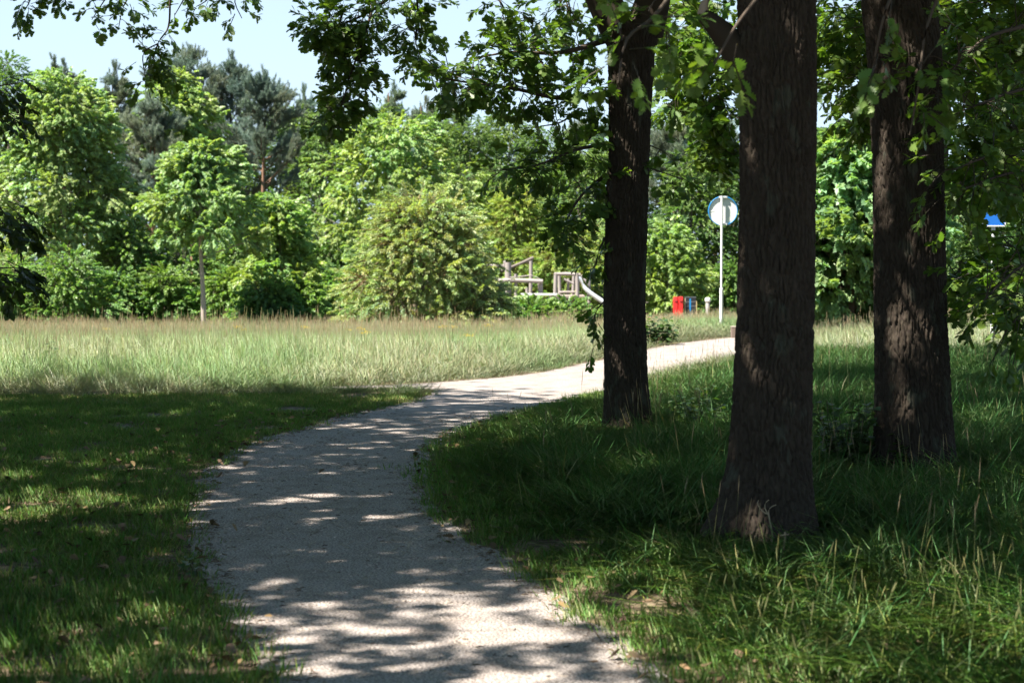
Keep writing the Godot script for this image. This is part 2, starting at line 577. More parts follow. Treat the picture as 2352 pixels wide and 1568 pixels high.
func pine_tree(label: String, px: float, depth: float, top_px: float, foot_px: float, width_px: float, tint: Color, sd: int, shoots: Array, upswept := 0.55, n := 26) -> void:
	rng.seed = sd
	var s := depth / FOCAL
	var x := at(px, 600, depth).x
	var g := th(x, -depth)
	var o := thing("pine_tree", label, "pine", Vector3(x, g, -depth), "pines rising behind the maples")
	var top := at(px, top_px, depth).y - g
	var foot := at(px, foot_px, depth).y - g
	var rad := width_px * s * 0.5
	var b := MB.new()
	tube(b, limb(Vector3(0, -0.1, 0), Vector3(rr(-0.4, 0.4), top * 0.97, 0), 9, 0.25), taper(9, 0.17, 0.03), 8, Color(0.2, 0.125, 0.085))
	part("trunk", b.done(M.bark), o)
	var lb := MB.new()
	var xfs := [[], []]
	var cols := [PackedColorArray(), PackedColorArray()]
	for i in n:
		var t := pow((i + rng.randf()) / n, 0.8)
		var az := i * 2.39996 + rr(-0.5, 0.5)
		var y0 := lerpf(foot, top * 0.93, t)
		var reach := rad * (pow(1.0 - t, 0.55) * rr(0.6, 1.1) + 0.12)
		var to := Vector3(cos(az) * reach, minf(y0 + reach * upswept * rr(0.5, 1.3), top), sin(az) * reach)
		var br := limb(Vector3(0, y0, 0), to, 5, 0.2)
		tube(lb, br, taper(5, 0.05 * (1.1 - t * 0.7), 0.012), 4, Color(0.17, 0.11, 0.08))
		var ct := shade(Color.WHITE, 0.15)
		for k in 70:
			var u := pow(rng.randf(), 0.55)
			var q: Vector3 = br[clampi(int(u * 5.0), 0, 4)].lerp(br[clampi(int(u * 5.0) + 1, 0, 5)], u * 5.0 - int(u * 5.0))
			var p := q + Vector3(rr(-1, 1), rr(-0.3, 0.8), rr(-1, 1)) * (0.12 + 0.22 * u) * rad / 2.2
			var v := rng.randi() % 2
			xfs[v].append(Transform3D(facing(Vector3(cos(az) + rr(-0.8, 0.8), rr(0.4, 1.6), sin(az) + rr(-0.8, 0.8)), rr(0, TAU)).scaled(Vector3.ONE * rr(0.8, 1.3)), p))
			var w := rr(0.85, 1.15)
			cols[v].append(Color(tint.r * ct.r * w, tint.g * ct.g * w, tint.b * ct.b * w))
		for k in 9:
			xfs[k % 2].append(Transform3D(facing(Vector3(rr(-0.35, 0.35), 1.0, rr(-0.35, 0.35)), rr(0, TAU)).scaled(Vector3.ONE * (1.1 - 0.07 * k)), br[5] + Vector3(rr(-0.05, 0.05), 0.1 * k - 0.15, rr(-0.05, 0.05))))
			cols[k % 2].append(Color(tint.r * ct.r, tint.g * ct.g, tint.b * ct.b))
	for k in 14:       # leading shoots
		xfs[0].append(Transform3D(facing(Vector3(rr(-0.3, 0.3), 1.5, rr(-0.3, 0.3)), rr(0, TAU)).scaled(Vector3.ONE * 1.2), Vector3(rr(-0.12, 0.12), top - rr(0.0, 0.9), rr(-0.12, 0.12))))
		cols[0].append(tint)
	part("limbs", lb.done(M.bark), o)
	for v in 2:
		scatter("crown", shoots[v], xfs[v], cols[v], o).set_meta("kind", "stuff")

# ------------------------------------------------------------------ small builders
func log_mesh(a: Vector3, e: Vector3, r0: float, r1: float, sd: int, col: Color) -> ArrayMesh:
	rng.seed = sd
	var b := MB.new()
	var pts := limb(a, e, 6, 0.03)
	tube(b, pts, taper(6, r0, r1), 9, col)
	var back: Vector3 = pts[0]
	var c := b.vert(back, (a - e).normalized(), col)
	for k in 9:
		b.tri(k, (k + 1) % 9, c)
	return b.outward().done(M.plain)

func box(size: Vector3, bevel: float, col: Color, material: Material) -> ArrayMesh:
	# a box whose twelve edges are chamfered
	var b := MB.new()
	var h := size * 0.5
	var i := h - Vector3.ONE * bevel
	for ax in 3:
		var u := (ax + 1) % 3
		var w := (ax + 2) % 3
		for sg in [-1.0, 1.0]:
			var nn := Vector3.ZERO
			nn[ax] = sg
			var f := b.v.size()
			for q in [[-1, -1], [1, -1], [1, 1], [-1, 1]]:
				var p := Vector3.ZERO
				p[ax] = sg * h[ax]; p[u] = q[0] * i[u]; p[w] = q[1] * i[w]
				b.vert(p, nn, col)
			b.tri(f, f + 1, f + 2); b.tri(f, f + 2, f + 3)
		for q in [[-1.0, -1.0], [1.0, -1.0], [1.0, 1.0], [-1.0, 1.0]]:
			var nn := Vector3.ZERO
			nn[u] = q[0]; nn[w] = q[1]
			nn = nn.normalized()
			var f := b.v.size()
			for sg in [-1.0, 1.0]:
				var p := Vector3.ZERO
				p[ax] = sg * i[ax]; p[u] = q[0] * h[u]; p[w] = q[1] * i[w]
				b.vert(p, nn, col)
				p[u] = q[0] * i[u]; p[w] = q[1] * h[w]
				b.vert(p, nn, col)
			b.tri(f, f + 1, f + 3); b.tri(f, f + 3, f + 2)
	for sx in [-1.0, 1.0]:
		for sy in [-1.0, 1.0]:
			for sz in [-1.0, 1.0]:
				var nn := Vector3(sx, sy, sz).normalized()
				var f := b.vert(Vector3(sx * h.x, sy * i.y, sz * i.z), nn, col)
				b.vert(Vector3(sx * i.x, sy * h.y, sz * i.z), nn, col)
				b.vert(Vector3(sx * i.x, sy * i.y, sz * h.z), nn, col)
				b.tri(f, f + 1, f + 2)
	return b.outward().done(material)

func lathe(profile: Array, sides: int, col: Color, material: Material) -> ArrayMesh:
	var b := MB.new()
	for j in profile.size():
		var p: Vector2 = profile[j]
		var d: Vector2 = profile[mini(j + 1, profile.size() - 1)] - profile[maxi(j - 1, 0)]
		for k in sides:
			var g := TAU * k / sides
			b.vert(Vector3(cos(g) * p.x, p.y, sin(g) * p.x), Vector3(cos(g) * d.y, -d.x, sin(g) * d.y).normalized(), col)
	for j in profile.size() - 1:
		for k in sides:
			var a := j * sides + k
			var e := j * sides + (k + 1) % sides
			b.tri(a, e, e + sides); b.tri(a, e + sides, a + sides)
	return b.done(material)

func at_xf(p: Vector3, bs := Basis()) -> Transform3D:
	return Transform3D(bs, p)

# ------------------------------------------------------------------ setting
func near_path(p: Vector2, grow: float) -> bool:
	return Geometry2D.is_point_in_polygon(p, path_out[grow])

func build_ground() -> void:
	var left := [[640, 1640], [640, 1568], [590, 1500], [520, 1400], [465, 1310], [440, 1240], [435, 1180], [458, 1110], [520, 1046], [620, 1005], [720, 975], [830, 946], [920, 928], [985, 909], [1003, 899], [985, 894], [930, 892], [830, 892], [720, 892]]
	var far_side := [[720, 889], [830, 887], [920, 884], [1020, 878], [1150, 868], [1250, 855], [1330, 838], [1385, 826], [1480, 804], [1580, 787], [1690, 775], [1760, 772], [1800, 772]]
	var right := [[1830, 780], [1810, 792], [1760, 803], [1690, 816], [1600, 836], [1490, 861], [1385, 896], [1290, 925], [1180, 955], [1080, 985], [1010, 1020], [985, 1062], [985, 1112], [1012, 1180], [1060, 1230], [1140, 1272], [1230, 1332], [1330, 1412], [1440, 1482], [1530, 1568], [1590, 1640]]
	var rough := FastNoiseLite.new()
	rough.seed = 3
	rough.frequency = 1.0
	rough.fractal_octaves = 4
	var raw := []
	for q in left + far_side + right:
		var p := gp(q[0], q[1])
		raw.append(Vector2(p.x, p.z))
	raw.insert(0, Vector2(-0.2, 2.0))
	raw.append(Vector2(1.4, 2.0))
	var n := raw.size()
	for i in n:
		var a: Vector2 = raw[i]
		var e: Vector2 = raw[(i + 1) % n]
		var steps := maxi(1, int(a.distance_to(e) / 0.05))
		for k in steps:
			var t := float(k) / steps
			var p := a.cubic_interpolate(e, raw[(i + n - 1) % n], raw[(i + 2) % n], t) if a.distance_to(e) < 4.0 else a.lerp(e, t)
			p += Vector2(rough.get_noise_2d(p.x * 3.0, p.y * 3.0), rough.get_noise_2d(p.x * 3.0 + 50.0, p.y * 3.0)) * 0.07
			path_poly.append(p)
	var grown := func(d: float) -> PackedVector2Array:
		var best := PackedVector2Array()
		for q in Geometry2D.offset_polygon(path_poly, d):
			if q.size() > best.size(): best = q
		return best
	path_poly = grown.call(0.012)
	for d in [-0.14, -0.05, 0.12, 0.35, 0.8, 1.5]:
		path_out[d] = grown.call(d)
	var tris := Geometry2D.triangulate_polygon(path_poly)
	var b := MB.new()
	for p in path_poly:
		b.vert(Vector3(p.x, 0.006, p.y), Vector3.UP, Color.WHITE)
	for i in tris.size() / 3:
		b.tri(tris[i * 3], tris[i * 3 + 1], tris[i * 3 + 2])
	var pm := part("path", b.outward().done(M.grit), self)
	tag(pm, "pale grit footpath curving through the shade towards the sunlit meadow", "path", "", "structure")
	# ground sheet
	var g := MB.new()
	var xs := []
	var zs := []
	var x := -220.0
	while x < 220.0:
		xs.append(x)
		x += 0.5 if absf(x) < 14.0 else (2.0 if absf(x) < 40.0 else 12.0)
	var z := 60.0
	while z > -420.0:
		zs.append(z)
		z -= 0.5 if z < 4.0 and z > -50.0 else (2.0 if z > -130.0 and z < 10.0 else 15.0)
	for zz in zs:
		for xx in xs:
			var e := 0.4
			var nn := Vector3(th(xx - e, zz) - th(xx + e, zz), 2 * e, th(xx, zz - e) - th(xx, zz + e)).normalized()
			g.vert(gnd(xx, zz), nn, Color.WHITE)
	var w := xs.size()
	for j in zs.size() - 1:
		for i in w - 1:
			var a := j * w + i
			g.tri(a, a + 1, a + w + 1); g.tri(a, a + w + 1, a + w)
	var gm := part("ground", g.outward().done(M.soil), self)
	tag(gm, "brown soil under the grass and the trees", "ground", "", "structure")

func build_grass() -> void:
	var green := [Color(0.108, 0.246, 0.050), Color(0.138, 0.276, 0.062), Color(0.174, 0.294, 0.078), Color(0.240, 0.282, 0.114)]
	var lush := [Color(0.094, 0.225, 0.062), Color(0.125, 0.263, 0.077), Color(0.175, 0.300, 0.112), Color(0.312, 0.350, 0.169)]
	var hay := [Color(0.36, 0.44, 0.26), Color(0.42, 0.48, 0.31), Color(0.48, 0.51, 0.37), Color(0.54, 0.52, 0.4), Color(0.29, 0.4, 0.2)]
	var lawn := [tuft(11, 30, 0.075, 0.03, 0.075, 0.0045, 0.7, 0.7, green), tuft(12, 26, 0.08, 0.025, 0.06, 0.005, 0.9, 0.6, green + [Color(0.16, 0.15, 0.07)])]
	var rank := [tuft(13, 30, 0.14, 0.06, 0.3, 0.006, 1.1, 1.6, lush), tuft(14, 34, 0.15, 0.04, 0.2, 0.007, 1.3, 1.7, lush, 0)]
	var meadow := [tuft(15, 40, 0.18, 0.16, 0.46, 0.005, 0.4, 0.9, hay, 1, Color(0.48, 0.4, 0.26)), tuft(16, 40, 0.18, 0.18, 0.5, 0.005, 0.4, 1.1, hay, 2, Color(0.5, 0.4, 0.27)), tuft(17, 42, 0.18, 0.1, 0.32, 0.006, 0.5, 0.9, hay, 0)]
	var heads := tuft(18, 9, 0.2, 0.25, 0.5, 0.006, 0.4, 0.7, hay, 7, Color(0.56, 0.48, 0.37))
	var stalks := tuft(19, 5, 0.14, 0.2, 0.42, 0.004, 0.5, 0.9, [Color(0.3, 0.32, 0.15), Color(0.42, 0.38, 0.22)], 3, Color(0.36, 0.3, 0.2))
	var bunch := [[[], []], [[], []], [[], [], []], [[]], [[]]]
	var tone := [[PackedColorArray(), PackedColorArray()], [PackedColorArray(), PackedColorArray()], [PackedColorArray(), PackedColorArray(), PackedColorArray()], [PackedColorArray()], [PackedColorArray()]]
	rng.seed = 77
	var put := func(kind: int, v: int, x: float, z: float, s: float, c: Color) -> void:
		var bs := Basis(Vector3.UP, rng.randf() * TAU).scaled(Vector3(rr(0.9, 1.2), s, rr(0.9, 1.2)))
		bunch[kind][v].append(Transform3D(bs, gnd(x, z)))
		tone[kind][v].append(c)
	# under the oaks and along the near path
	for i in 100000:
		var d := sqrt(rr(5.6 * 5.6, 31.0 * 31.0))
		if rng.randf() > lerpf(1.0, 0.55, (d - 5.6) / 25.0): continue
		var x := rr(-1.0, 1.0) * (0.275 * d + 1.2)
		var z := -d
		var p := Vector2(x, z)
		if near_path(p, -0.05) and not (rng.randf() < 0.06 and not near_path(p, -0.14)): continue
		var pn := patch_noise.get_noise_2d(x * 9.0, z * 9.0)
		if near_path(p, 0.12) and rng.randf() < 0.3 + pn: continue
		var leftside := x < path_middle(z)
		var tonec := Color.WHITE * (1.0 + 0.25 * patch_noise.get_noise_2d(x * 4.0 + 70.0, z * 4.0))
		tonec.a = 1.0
		if leftside:
			var edge := 20.6 + 0.5 * patch_noise.get_noise_2d(x * 5.0, 3.0) + 0.035 * x
			if d > edge: continue
			if pn < -0.34 and d > 7.5: continue
			var straw := rng.randf() < (0.5 if d > 19.2 else 0.06)     # parched tufts where the mown strip meets the meadow
			put.call(0, rng.randi() % 2, x, z, rr(0.7, 1.25) * (1.0 if d > 8.5 else 1.35), tonec * (Color(2.0, 1.4, 1.8) if straw else Color.WHITE))
		else:
			if d > 30.0: continue
			var near := 0.0
			if near_path(p, 0.35): near = 1.0
			elif near_path(p, 0.8): near = 0.75
			elif near_path(p, 1.5): near = 0.35
			if pn < -0.3 and near > 0.3 and d < 11.0: continue
			var height := 1.0      # blades stay shorter over the roots
			for f in [Vector2(1.34, -10.0), Vector2(0.98, -16.3), Vector2(2.79, -13.2)]:
				height = minf(height, 0.3 + smoothstep(0.3, 0.95, p.distance_to(f + Vector2(0, 0.25))))
			if rng.randf() < near:
				put.call(0, rng.randi() % 2, x, z, rr(0.8, 1.6), tonec)
			else:
				put.call(1, rng.randi() % 2, x, z, rr(0.5, 1.05) * (1.0 - 0.35 * near) * (1.0 + 0.6 * pn) * height, tonec)
				if rng.randf() < 0.01: put.call(4, 0, x, z, rr(0.6, 1.1), Color.WHITE)
	for i in 40:     # seeding grass in the sun at the near corner of the verge
		var x := rr(0.75, 2.3)
		var z := -rr(6.2, 8.2)
		if near_path(Vector2(x, z), 0.35): continue
		put.call(4, 0, x, z, rr(0.35, 0.62), Color(0.8, 1.0, 0.7))
	# the meadow
	for i in 90000:
		var d := sqrt(rr(20.3 * 20.3, 74.0 * 74.0))
		if rng.randf() > lerpf(1.0, 0.42, smoothstep(22.0, 50.0, d)): continue
		var x := rr(-1.0, 1.0) * (0.275 * d + 1.5)
		var z := -d
		var p := Vector2(x, z)
		if near_path(p, 0.12): continue
		if x > path_middle(z) and d < 29.0: continue
		var edge := 20.6 + 0.035 * x
		if x < 1.0 and d < edge: continue
		var short := 1.0 - smoothstep(0.0, 2.2, d - edge) if x < 0.0 else 0.0
		if near_path(p, 0.35): short = maxf(short, 1.0)
		elif near_path(p, 0.8): short = maxf(short, 0.7)
		elif near_path(p, 1.5): short = maxf(short, 0.35)
		var k := lerpf(1.0, 0.28, short)
		var gn := patch_noise.get_noise_2d(x * 1.6, z * 1.6)
		var c := Color(1, 1, 1).lerp(Color(0.72, 0.92, 0.72), smoothstep(-0.1, 0.4, gn)) * rr(0.85, 1.15)
		c.a = 1.0
		if x > 1.5 and d > 33.0: k *= 0.6
		k *= minf(1.0 + 0.4 * patch_noise.get_noise_2d(x * 3.1 + 20.0, z * 3.1), 1.08)
		put.call(2, rng.randi() % 3, x, z, k * rr(0.7, 1.15), c)
		if d > 36.0 and short < 0.3 and rng.randf() < 0.2 * smoothstep(36.0, 52.0, d):
			put.call(3, 0, x, z, k * rr(0.75, 1.15), Color.WHITE * rr(0.85, 1.15))
	var called := ["lawn_grass", "rank_grass", "meadow_grass", "seeding_grass", "flowering_grass"]
	var says := ["short green lawn grass beside the grit footpath", "long lush grass growing round the oak trunks in the shade", "tall pale sunlit meadow grass beyond the footpath", "pinkish brown seed heads over the far side of the meadow", "thin straw stalks rising over the long shaded grass"]
	var meshes := [lawn, rank, meadow, [heads], [stalks]]
	for k in 5:
		for v in bunch[k].size():
			var o := scatter(numbered(called[k]), meshes[k][v], bunch[k][v], tone[k][v], self)
			tag(o, says[k], "grass", "", "stuff")
		print(called[k], " ", bunch[k].map(func(a): return a.size()))

# middle line of the near path (x at a given z)
func path_middle(z: float) -> float:
	var d := -z
	var t := [[5.0, -0.1], [6.7, -0.2], [8.5, -0.6], [10.2, -1.0], [11.3, -1.1], [13.0, -1.25], [14.3, -1.05], [16.0, -0.6], [18.3, 0.0], [20.5, 0.9], [22.0, 1.6], [24.0, 2.2], [26.5, 3.0], [31.0, 4.2], [36.0, 6.0]]
	for i in t.size() - 1:
		if d < t[i + 1][0]:
			return lerpf(t[i][1], t[i + 1][1], clampf((d - t[i][0]) / (t[i + 1][0] - t[i][0]), 0, 1))
	return 40.0

func build_litter() -> void:
	rng.seed = 5
	# grit grains lying loose on the path
	var b := MB.new()
	for k in 6:
		var pts := []
		for q in [Vector3(1, 0, 0), Vector3(-0.8, 0, 0.3), Vector3(0, 0.6, 0), Vector3(0.1, -0.4, 0), Vector3(0, 0, 0.9), Vector3(0.2, 0, -0.9)]:
			pts.append(q * rr(0.7, 1.1) + Vector3(k * 6.0, 0, rr(-3, 3)))
		for f in [[0, 2, 4], [4, 2, 1], [1, 2, 5], [5, 2, 0], [0, 4, 3], [4, 1, 3], [1, 5, 3], [5, 0, 3]]:
			var nn: Vector3 = (pts[f[2]] - pts[f[0]]).cross(pts[f[1]] - pts[f[0]]).normalized()
			var i := b.v.size()
			var c := Color(0.3, 0.27, 0.25) * rr(0.6, 1.5)
			for a in 3: b.vert(pts[f[a]], nn, c)
			b.tri(i, i + 1, i + 2)
	var grain := b.done(M.plain)
	var xfs := []
	var cols := PackedColorArray()
	for i in 34000:
		var d := sqrt(rr(36.0, 330.0))
		var x := rr(-0.3, 0.3) * d
		if not near_path(Vector2(x, -d), -0.05 if rng.randf() < 0.75 else 0.12): continue
		var edge := not near_path(Vector2(x, -d), -0.14)
		if not edge and rng.randf() < 0.35: continue
		var s := rr(0.0015, 0.0055)
		xfs.append(Transform3D(Basis(Vector3.UP, rr(0, TAU)).scaled(Vector3(s, s * 0.8, s)), Vector3(x, 0.0065, -d)))
		var w := rr(0.45, 1.25)
		cols.append(Color(w, w * rr(0.9, 1.0), w * rr(0.8, 1.0)) if not edge else Color(w * 0.6, w * 0.5, w * 0.4))
	var o := scatter("loose_grit", grain, xfs, cols, self)
	tag(o, "loose grit grains scattered over the footpath", "gravel", "", "stuff")
	var fleck := MB.new()
	tube(fleck, [Vector3(-0.5, 0, 0), Vector3(0, 0.06, 0.05), Vector3(0.5, 0, 0)], [0.06, 0.09, 0.03], 4, Color(0.1, 0.075, 0.055))
	var fl := fleck.done(M.plain)
	xfs = []
	cols = PackedColorArray()
	for i in 40000:
		var d := sqrt(rr(36.0, 400.0))
		var x := rr(-0.3, 0.3) * d
		var p := Vector2(x, -d)
		if not near_path(p, 0.12): continue
		if near_path(p, -0.14) and rng.randf() > 0.12: continue
		var s := rr(0.008, 0.035)
		xfs.append(Transform3D(Basis(Vector3.UP, rr(0, TAU)).scaled(Vector3(s, s * 0.8, s)), Vector3(x, 0.008, -d)))
		var w := rr(0.4, 1.8)
		cols.append(Color(w, w * rr(0.85, 1.0), w * rr(0.7, 1.0)))
	o = scatter("twig_litter", fl, xfs, cols, self)
	tag(o, "bits of twig and soil strewn along the path edges", "litter", "", "stuff")
	# old leaves on the path edge and on the bare soil
	var dead := MB.new()
	leaf(dead, OAK, Vector3(-0.04, 0.008, 0), Vector3(1, 0.1, 0), Vector3.UP, 0.055, 0.35, -0.25, Color(0.14, 0.10, 0.065))
	var dm := dead.done(M.plain)
	xfs = []
	cols = PackedColorArray()
	for i in 2600:
		var d := sqrt(rr(34.0, 330.0))
		var x := rr(-0.3, 0.34) * d
		var p := Vector2(x, -d)
		if near_path(p, -0.14):
			if rng.randf() > 0.015: continue
		elif not near_path(p, 0.8) and rng.randf() > 0.3: continue
		xfs.append(Transform3D(Basis.from_euler(Vector3(rr(-0.5, 0.5), rr(0, TAU), rr(-0.6, 0.6))).scaled(Vector3.ONE * rr(0.5, 1.1)), Vector3(x, 0.012 + rr(0, 0.012), -d)))
		var w := rr(0.5, 1.7)
		cols.append(Color(w, w * rr(0.85, 1.05), w * rr(0.7, 1.0)))
	o = scatter("leaf_litter", dm, xfs, cols, self)
	tag(o, "withered brown oak leaves littering the soil by the path", "leaf litter", "", "stuff")

# ------------------------------------------------------------------ build
func trunk_rows(px_rows: Array, depth: float, base: Vector3) -> Array:
	var out := []
	for r in px_rows:
		var a := at(r[1], r[0], depth) - base
		var e := at(r[2], r[0], depth) - base
		out.push_back([a.y, (a.x + e.x) * 0.5, 0.0, (e.x - a.x) * 0.5])
	out.sort_custom(func(p, q): return p[0] < q[0])
	return out

func build_oaks() -> void:
	var oc := Color(0.115, 0.195, 0.045)
	oak_twigs = [twig(21, OAK, 9, 0.24, 0.095, oc, 0.25, 0.45, M.oak), twig(22, OAK, 8, 0.2, 0.105, oc, 0.1, 0.55, M.oak), twig(23, OAK, 10, 0.28, 0.09, oc, 0.4, 0.5, M.oak)]
	var tint := Color(0.042, 0.034, 0.027)
	# the middle, nearest oak with the broken stub
	var base := gp(1752, 1240)
	base.y = 0
	var o := thing("oak_tree", "stout oak trunk with a broken limb stub and flared root at path bend", "tree", base, "oaks of the avenue")
	var rows := trunk_rows([[-150, 1695, 1872], [0, 1698, 1871], [120, 1696, 1871], [250, 1702, 1871], [450, 1703, 1868], [700, 1697, 1865], [900, 1688, 1860], [1050, 1678, 1858], [1130, 1664, 1861], [1200, 1645, 1868], [1245, 1631, 1874], [1300, 1622, 1878]], -base.z, base)
	part("trunk", bark_trunk(rows, 300, 0.012, 0.027, 0.021, 31, [[3.0, 0.35, 0.09, 0.16], [1.2, 0.4, 0.06, 0.12], [0.1, 0.4, 0.03, 0.12], [4.5, 0.5, 0.06, 0.15]], tint), o)
	var d := -base.z
	var stub := MB.new()
	var sp := []
	for q in [[1745, 210], [1715, 160], [1690, 115], [1662, 78], [1636, 52], [1614, 34]]: sp.append(at(q[0], q[1], d - 0.02) - base)
	tube(stub, sp, [0.1, 0.095, 0.078, 0.066, 0.05, 0.036], 14, tint)
	var br := part("broken_limb", stub.done(M.bark), o)
	var snag := MB.new()
	tube(snag, [sp[5], sp[5] + Vector3(0.01, 0.06, 0.0), sp[5] + Vector3(0.045, 0.11, 0.01)], [0.03, 0.022, 0.006], 7, Color(0.3, 0.25, 0.2))
	part("splintered_end", snag.done(M.bark), br)
	oak_crown(o, Vector3(rows[-1][1], rows[-1][0] + 0.3, 0), 11.0, 4.6, 15, 16, 41)
	bough(o, [[1560, -40, 8.6], [1500, 40, 8.3], [1440, 90, 8.0], [1420, 190, 7.9]], [0.115, 0.094], 15, 51, 0.012)
	bough(o, [[1760, -30, 8.0], [1690, 60, 7.9], [1640, 150, 7.8]], [0.101, 0.086], 8, 52, 0.01)
	bough(o, [[2180, -60, 9.5], [2130, 60, 9.4], [2110, 200, 9.3], [2090, 310, 9.3]], [0.11, 0.08], 12, 53, 0.01)
	bough(o, [[2060, -40, 8.8], [2030, 40, 8.7], [2010, 130, 8.7]], [0.086, 0.072], 6, 54, 0.01)
	# the slimmer forked oak beside the path
	base = gp(1440, 990)
	base.y = 0
	d = -base.z
	o = thing("oak_tree", "slimmer forked oak trunk between the footpath and the broken-limbed oak", "tree", base, "oaks of the avenue")
	rows = trunk_rows([[60, 1388, 1512], [130, 1396, 1500], [250, 1398, 1492], [340, 1398, 1489], [450, 1391, 1485], [700, 1386, 1478], [850, 1388, 1483], [950, 1387, 1489], [1000, 1384, 1495], [1030, 1382, 1498]], d, base)
	part("trunk", bark_trunk(rows, 240, 0.014, 0.027, 0.019, 33, [[3.3, 0.4, 0.03, 0.12], [0.2, 0.5, 0.05, 0.14], [1.6, 0.5, 0.04, 0.12]], tint), o)
	for f in [[[[1450, 110], [1418, 60], [1385, 0], [1350, -80], [1300, -180]], 0.17], [[[1455, 120], [1480, 70], [1500, 0], [1515, -90], [1540, -220]], 0.18]]:
		var fb := MB.new()
		var fp := []
		for q in f[0]: fp.append(at(q[0], q[1], d) - base)
		tube(fb, fp, [f[1], f[1] * 0.95, f[1] * 0.82, f[1] * 0.72, f[1] * 0.6], 18, tint)
		part("fork", fb.done(M.bark), o)
	oak_crown(o, at(1455, -120, d) - base, 10.5, 4.2, 15, 11, 42, Vector2(1.0, 0.72))
	bough(o, [[1400, 215, 16.4], [1290, 225, 16.1], [1190, 205, 15.8], [1080, 190, 15.5], [1010, 178, 15.4]], [0.2, 0.1], 156, 55, 0.03)
	bough(o, [[1400, 90, 16.4], [1290, 120, 16.0], [1170, 120, 15.8], [1090, 135, 15.7]], [0.22, 0.1], 102, 56, 0.03)
	bough(o, [[1395, 330, 16.3], [1320, 345, 16.1], [1230, 380, 15.9], [1135, 392, 15.8]], [0.13, 0.06], 75, 57, 0.02)
	bough(o, [[1392, 400, 16.3], [1335, 450, 16.2], [1300, 510, 16.1], [1292, 560, 16.1]], [0.17, 0.07], 70, 58, 0.018)
	bough(o, [[1394, 540, 16.3], [1376, 575, 16.2], [1370, 610, 16.2]], [0.05, 0.04], 12, 100, 0.008)
	bough(o, [[1390, 690, 16.3], [1368, 720, 16.2], [1362, 790, 16.2]], [0.05, 0.036], 11, 59, 0.008)
	bough(o, [[1478, 380, 16.4], [1520, 395, 16.3], [1570, 412, 16.2]], [0.086, 0.05], 13, 60, 0.01)
	bough(o, [[1485, 330, 16.5], [1520, 345, 16.5]], [0.072, 0.058], 5, 61, 0.008)
	bough(o, [[1330, 250, 16.3], [1290, 280, 16.0], [1240, 290, 15.8]], [0.086, 0.072], 13, 62, 0.012)
	bough(o, [[1400, -150, 16.8], [1200, -190, 17.4], [1000, -110, 17.9], [930, -60, 18.0]], [0.3, 0.3], 50, 98, 0.06)
	bough(o, [[960, -60, 18.0], [860, 20, 17.9], [770, 60, 17.9], [705, 68, 17.8]], [0.299, 0.081], 112, 91, 0.02)
	bough(o, [[860, 0, 18.0], [835, 90, 17.9], [805, 170, 17.8], [790, 225, 17.8], [770, 265, 17.7]], [0.253, 0.092], 130, 92, 0.016)
	bough(o, [[790, 20, 18.0], [770, 90, 17.9], [765, 150, 17.8]], [0.207, 0.092], 63, 99, 0.012)
	bough(o, [[955, -40, 18.1], [960, 40, 18.0], [955, 100, 18.0], [975, 145, 17.9]], [0.23, 0.069], 75, 93, 0.014)
	bough(o, [[800, 230, 17.8], [775, 262, 17.8], [712, 285, 17.7]], [0.07, 0.05], 17, 94, 0.008)
	bough(o, [[1100, -60, 18.3], [1150, 5, 18.2], [1170, 40, 18.2], [1230, 50, 18.2]], [0.23, 0.138], 55, 95, 0.014)
	bough(o, [[1330, -60, 18.3], [1300, 0, 18.3], [1330, 50, 18.3]], [0.276, 0.184], 63, 96, 0.014)
	# the thick oak standing apart, deeper in the grass
	base = gp(2100, 1082)
	base.y = 0
	d = -base.z
	o = thing("oak_tree", "thick straight oak trunk with a leafy seedling growing at its foot", "tree", base, "oaks of the avenue")
	rows = trunk_rows([[-120, 1968, 2146], [0, 1986, 2150], [150, 2001, 2163], [400, 2011, 2166], [700, 2013, 2172], [900, 2015, 2182], [1000, 2013, 2188], [1090, 2008, 2195], [1130, 2005, 2198]], d, base)
	part("trunk", bark_trunk(rows, 320, 0.013, 0.03, 0.022, 35, [[3.2, 0.4, 0.04, 0.1], [0.1, 0.4, 0.04, 0.1], [1.8, 0.5, 0.04, 0.1]], tint), o)
	oak_crown(o, Vector3(rows[-1][1], rows[-1][0] + 0.2, 0), 11.5, 5.2, 15, 11, 43)
	for e in [[[2352, 60], [2260, 90], [2190, 160]], [[2400, 190], [2300, 220], [2200, 260]], [[2420, 330], [2300, 350], [2190, 390]], [[2420, 400], [2330, 395], [2200, 440]], [[2440, 600], [2350, 610], [2260, 690]], [[2440, 700], [2370, 690], [2330, 740]]]:
		var pts := []
		for k in 3: pts.append([e[k][0], e[k][1], 13.6 - 0.5 * k])
		bough(o, pts, [0.45, 0.26], 48, 63 + int(e[0][1]), 0.02)
	# oaks farther along the avenue, whose leaves close the view between the trunks
	o = thing("oak_tree", "oak behind the three trunks, its backlit leaves hanging between them", "tree", gnd(4.78, -23.0), "oaks of the avenue")
	var tb := MB.new()
	tube(tb, limb(Vector3(0, -0.1, 0), Vector3(0.2, 8.0, 0), 8, 0.15), taper(8, 0.27, 0.14), 14, tint)
	part("trunk", tb.done(M.bark), o)
	oak_crown(o, Vector3(0.1, 5.0, 0), 11.0, 5.0, 15, 20, 44)
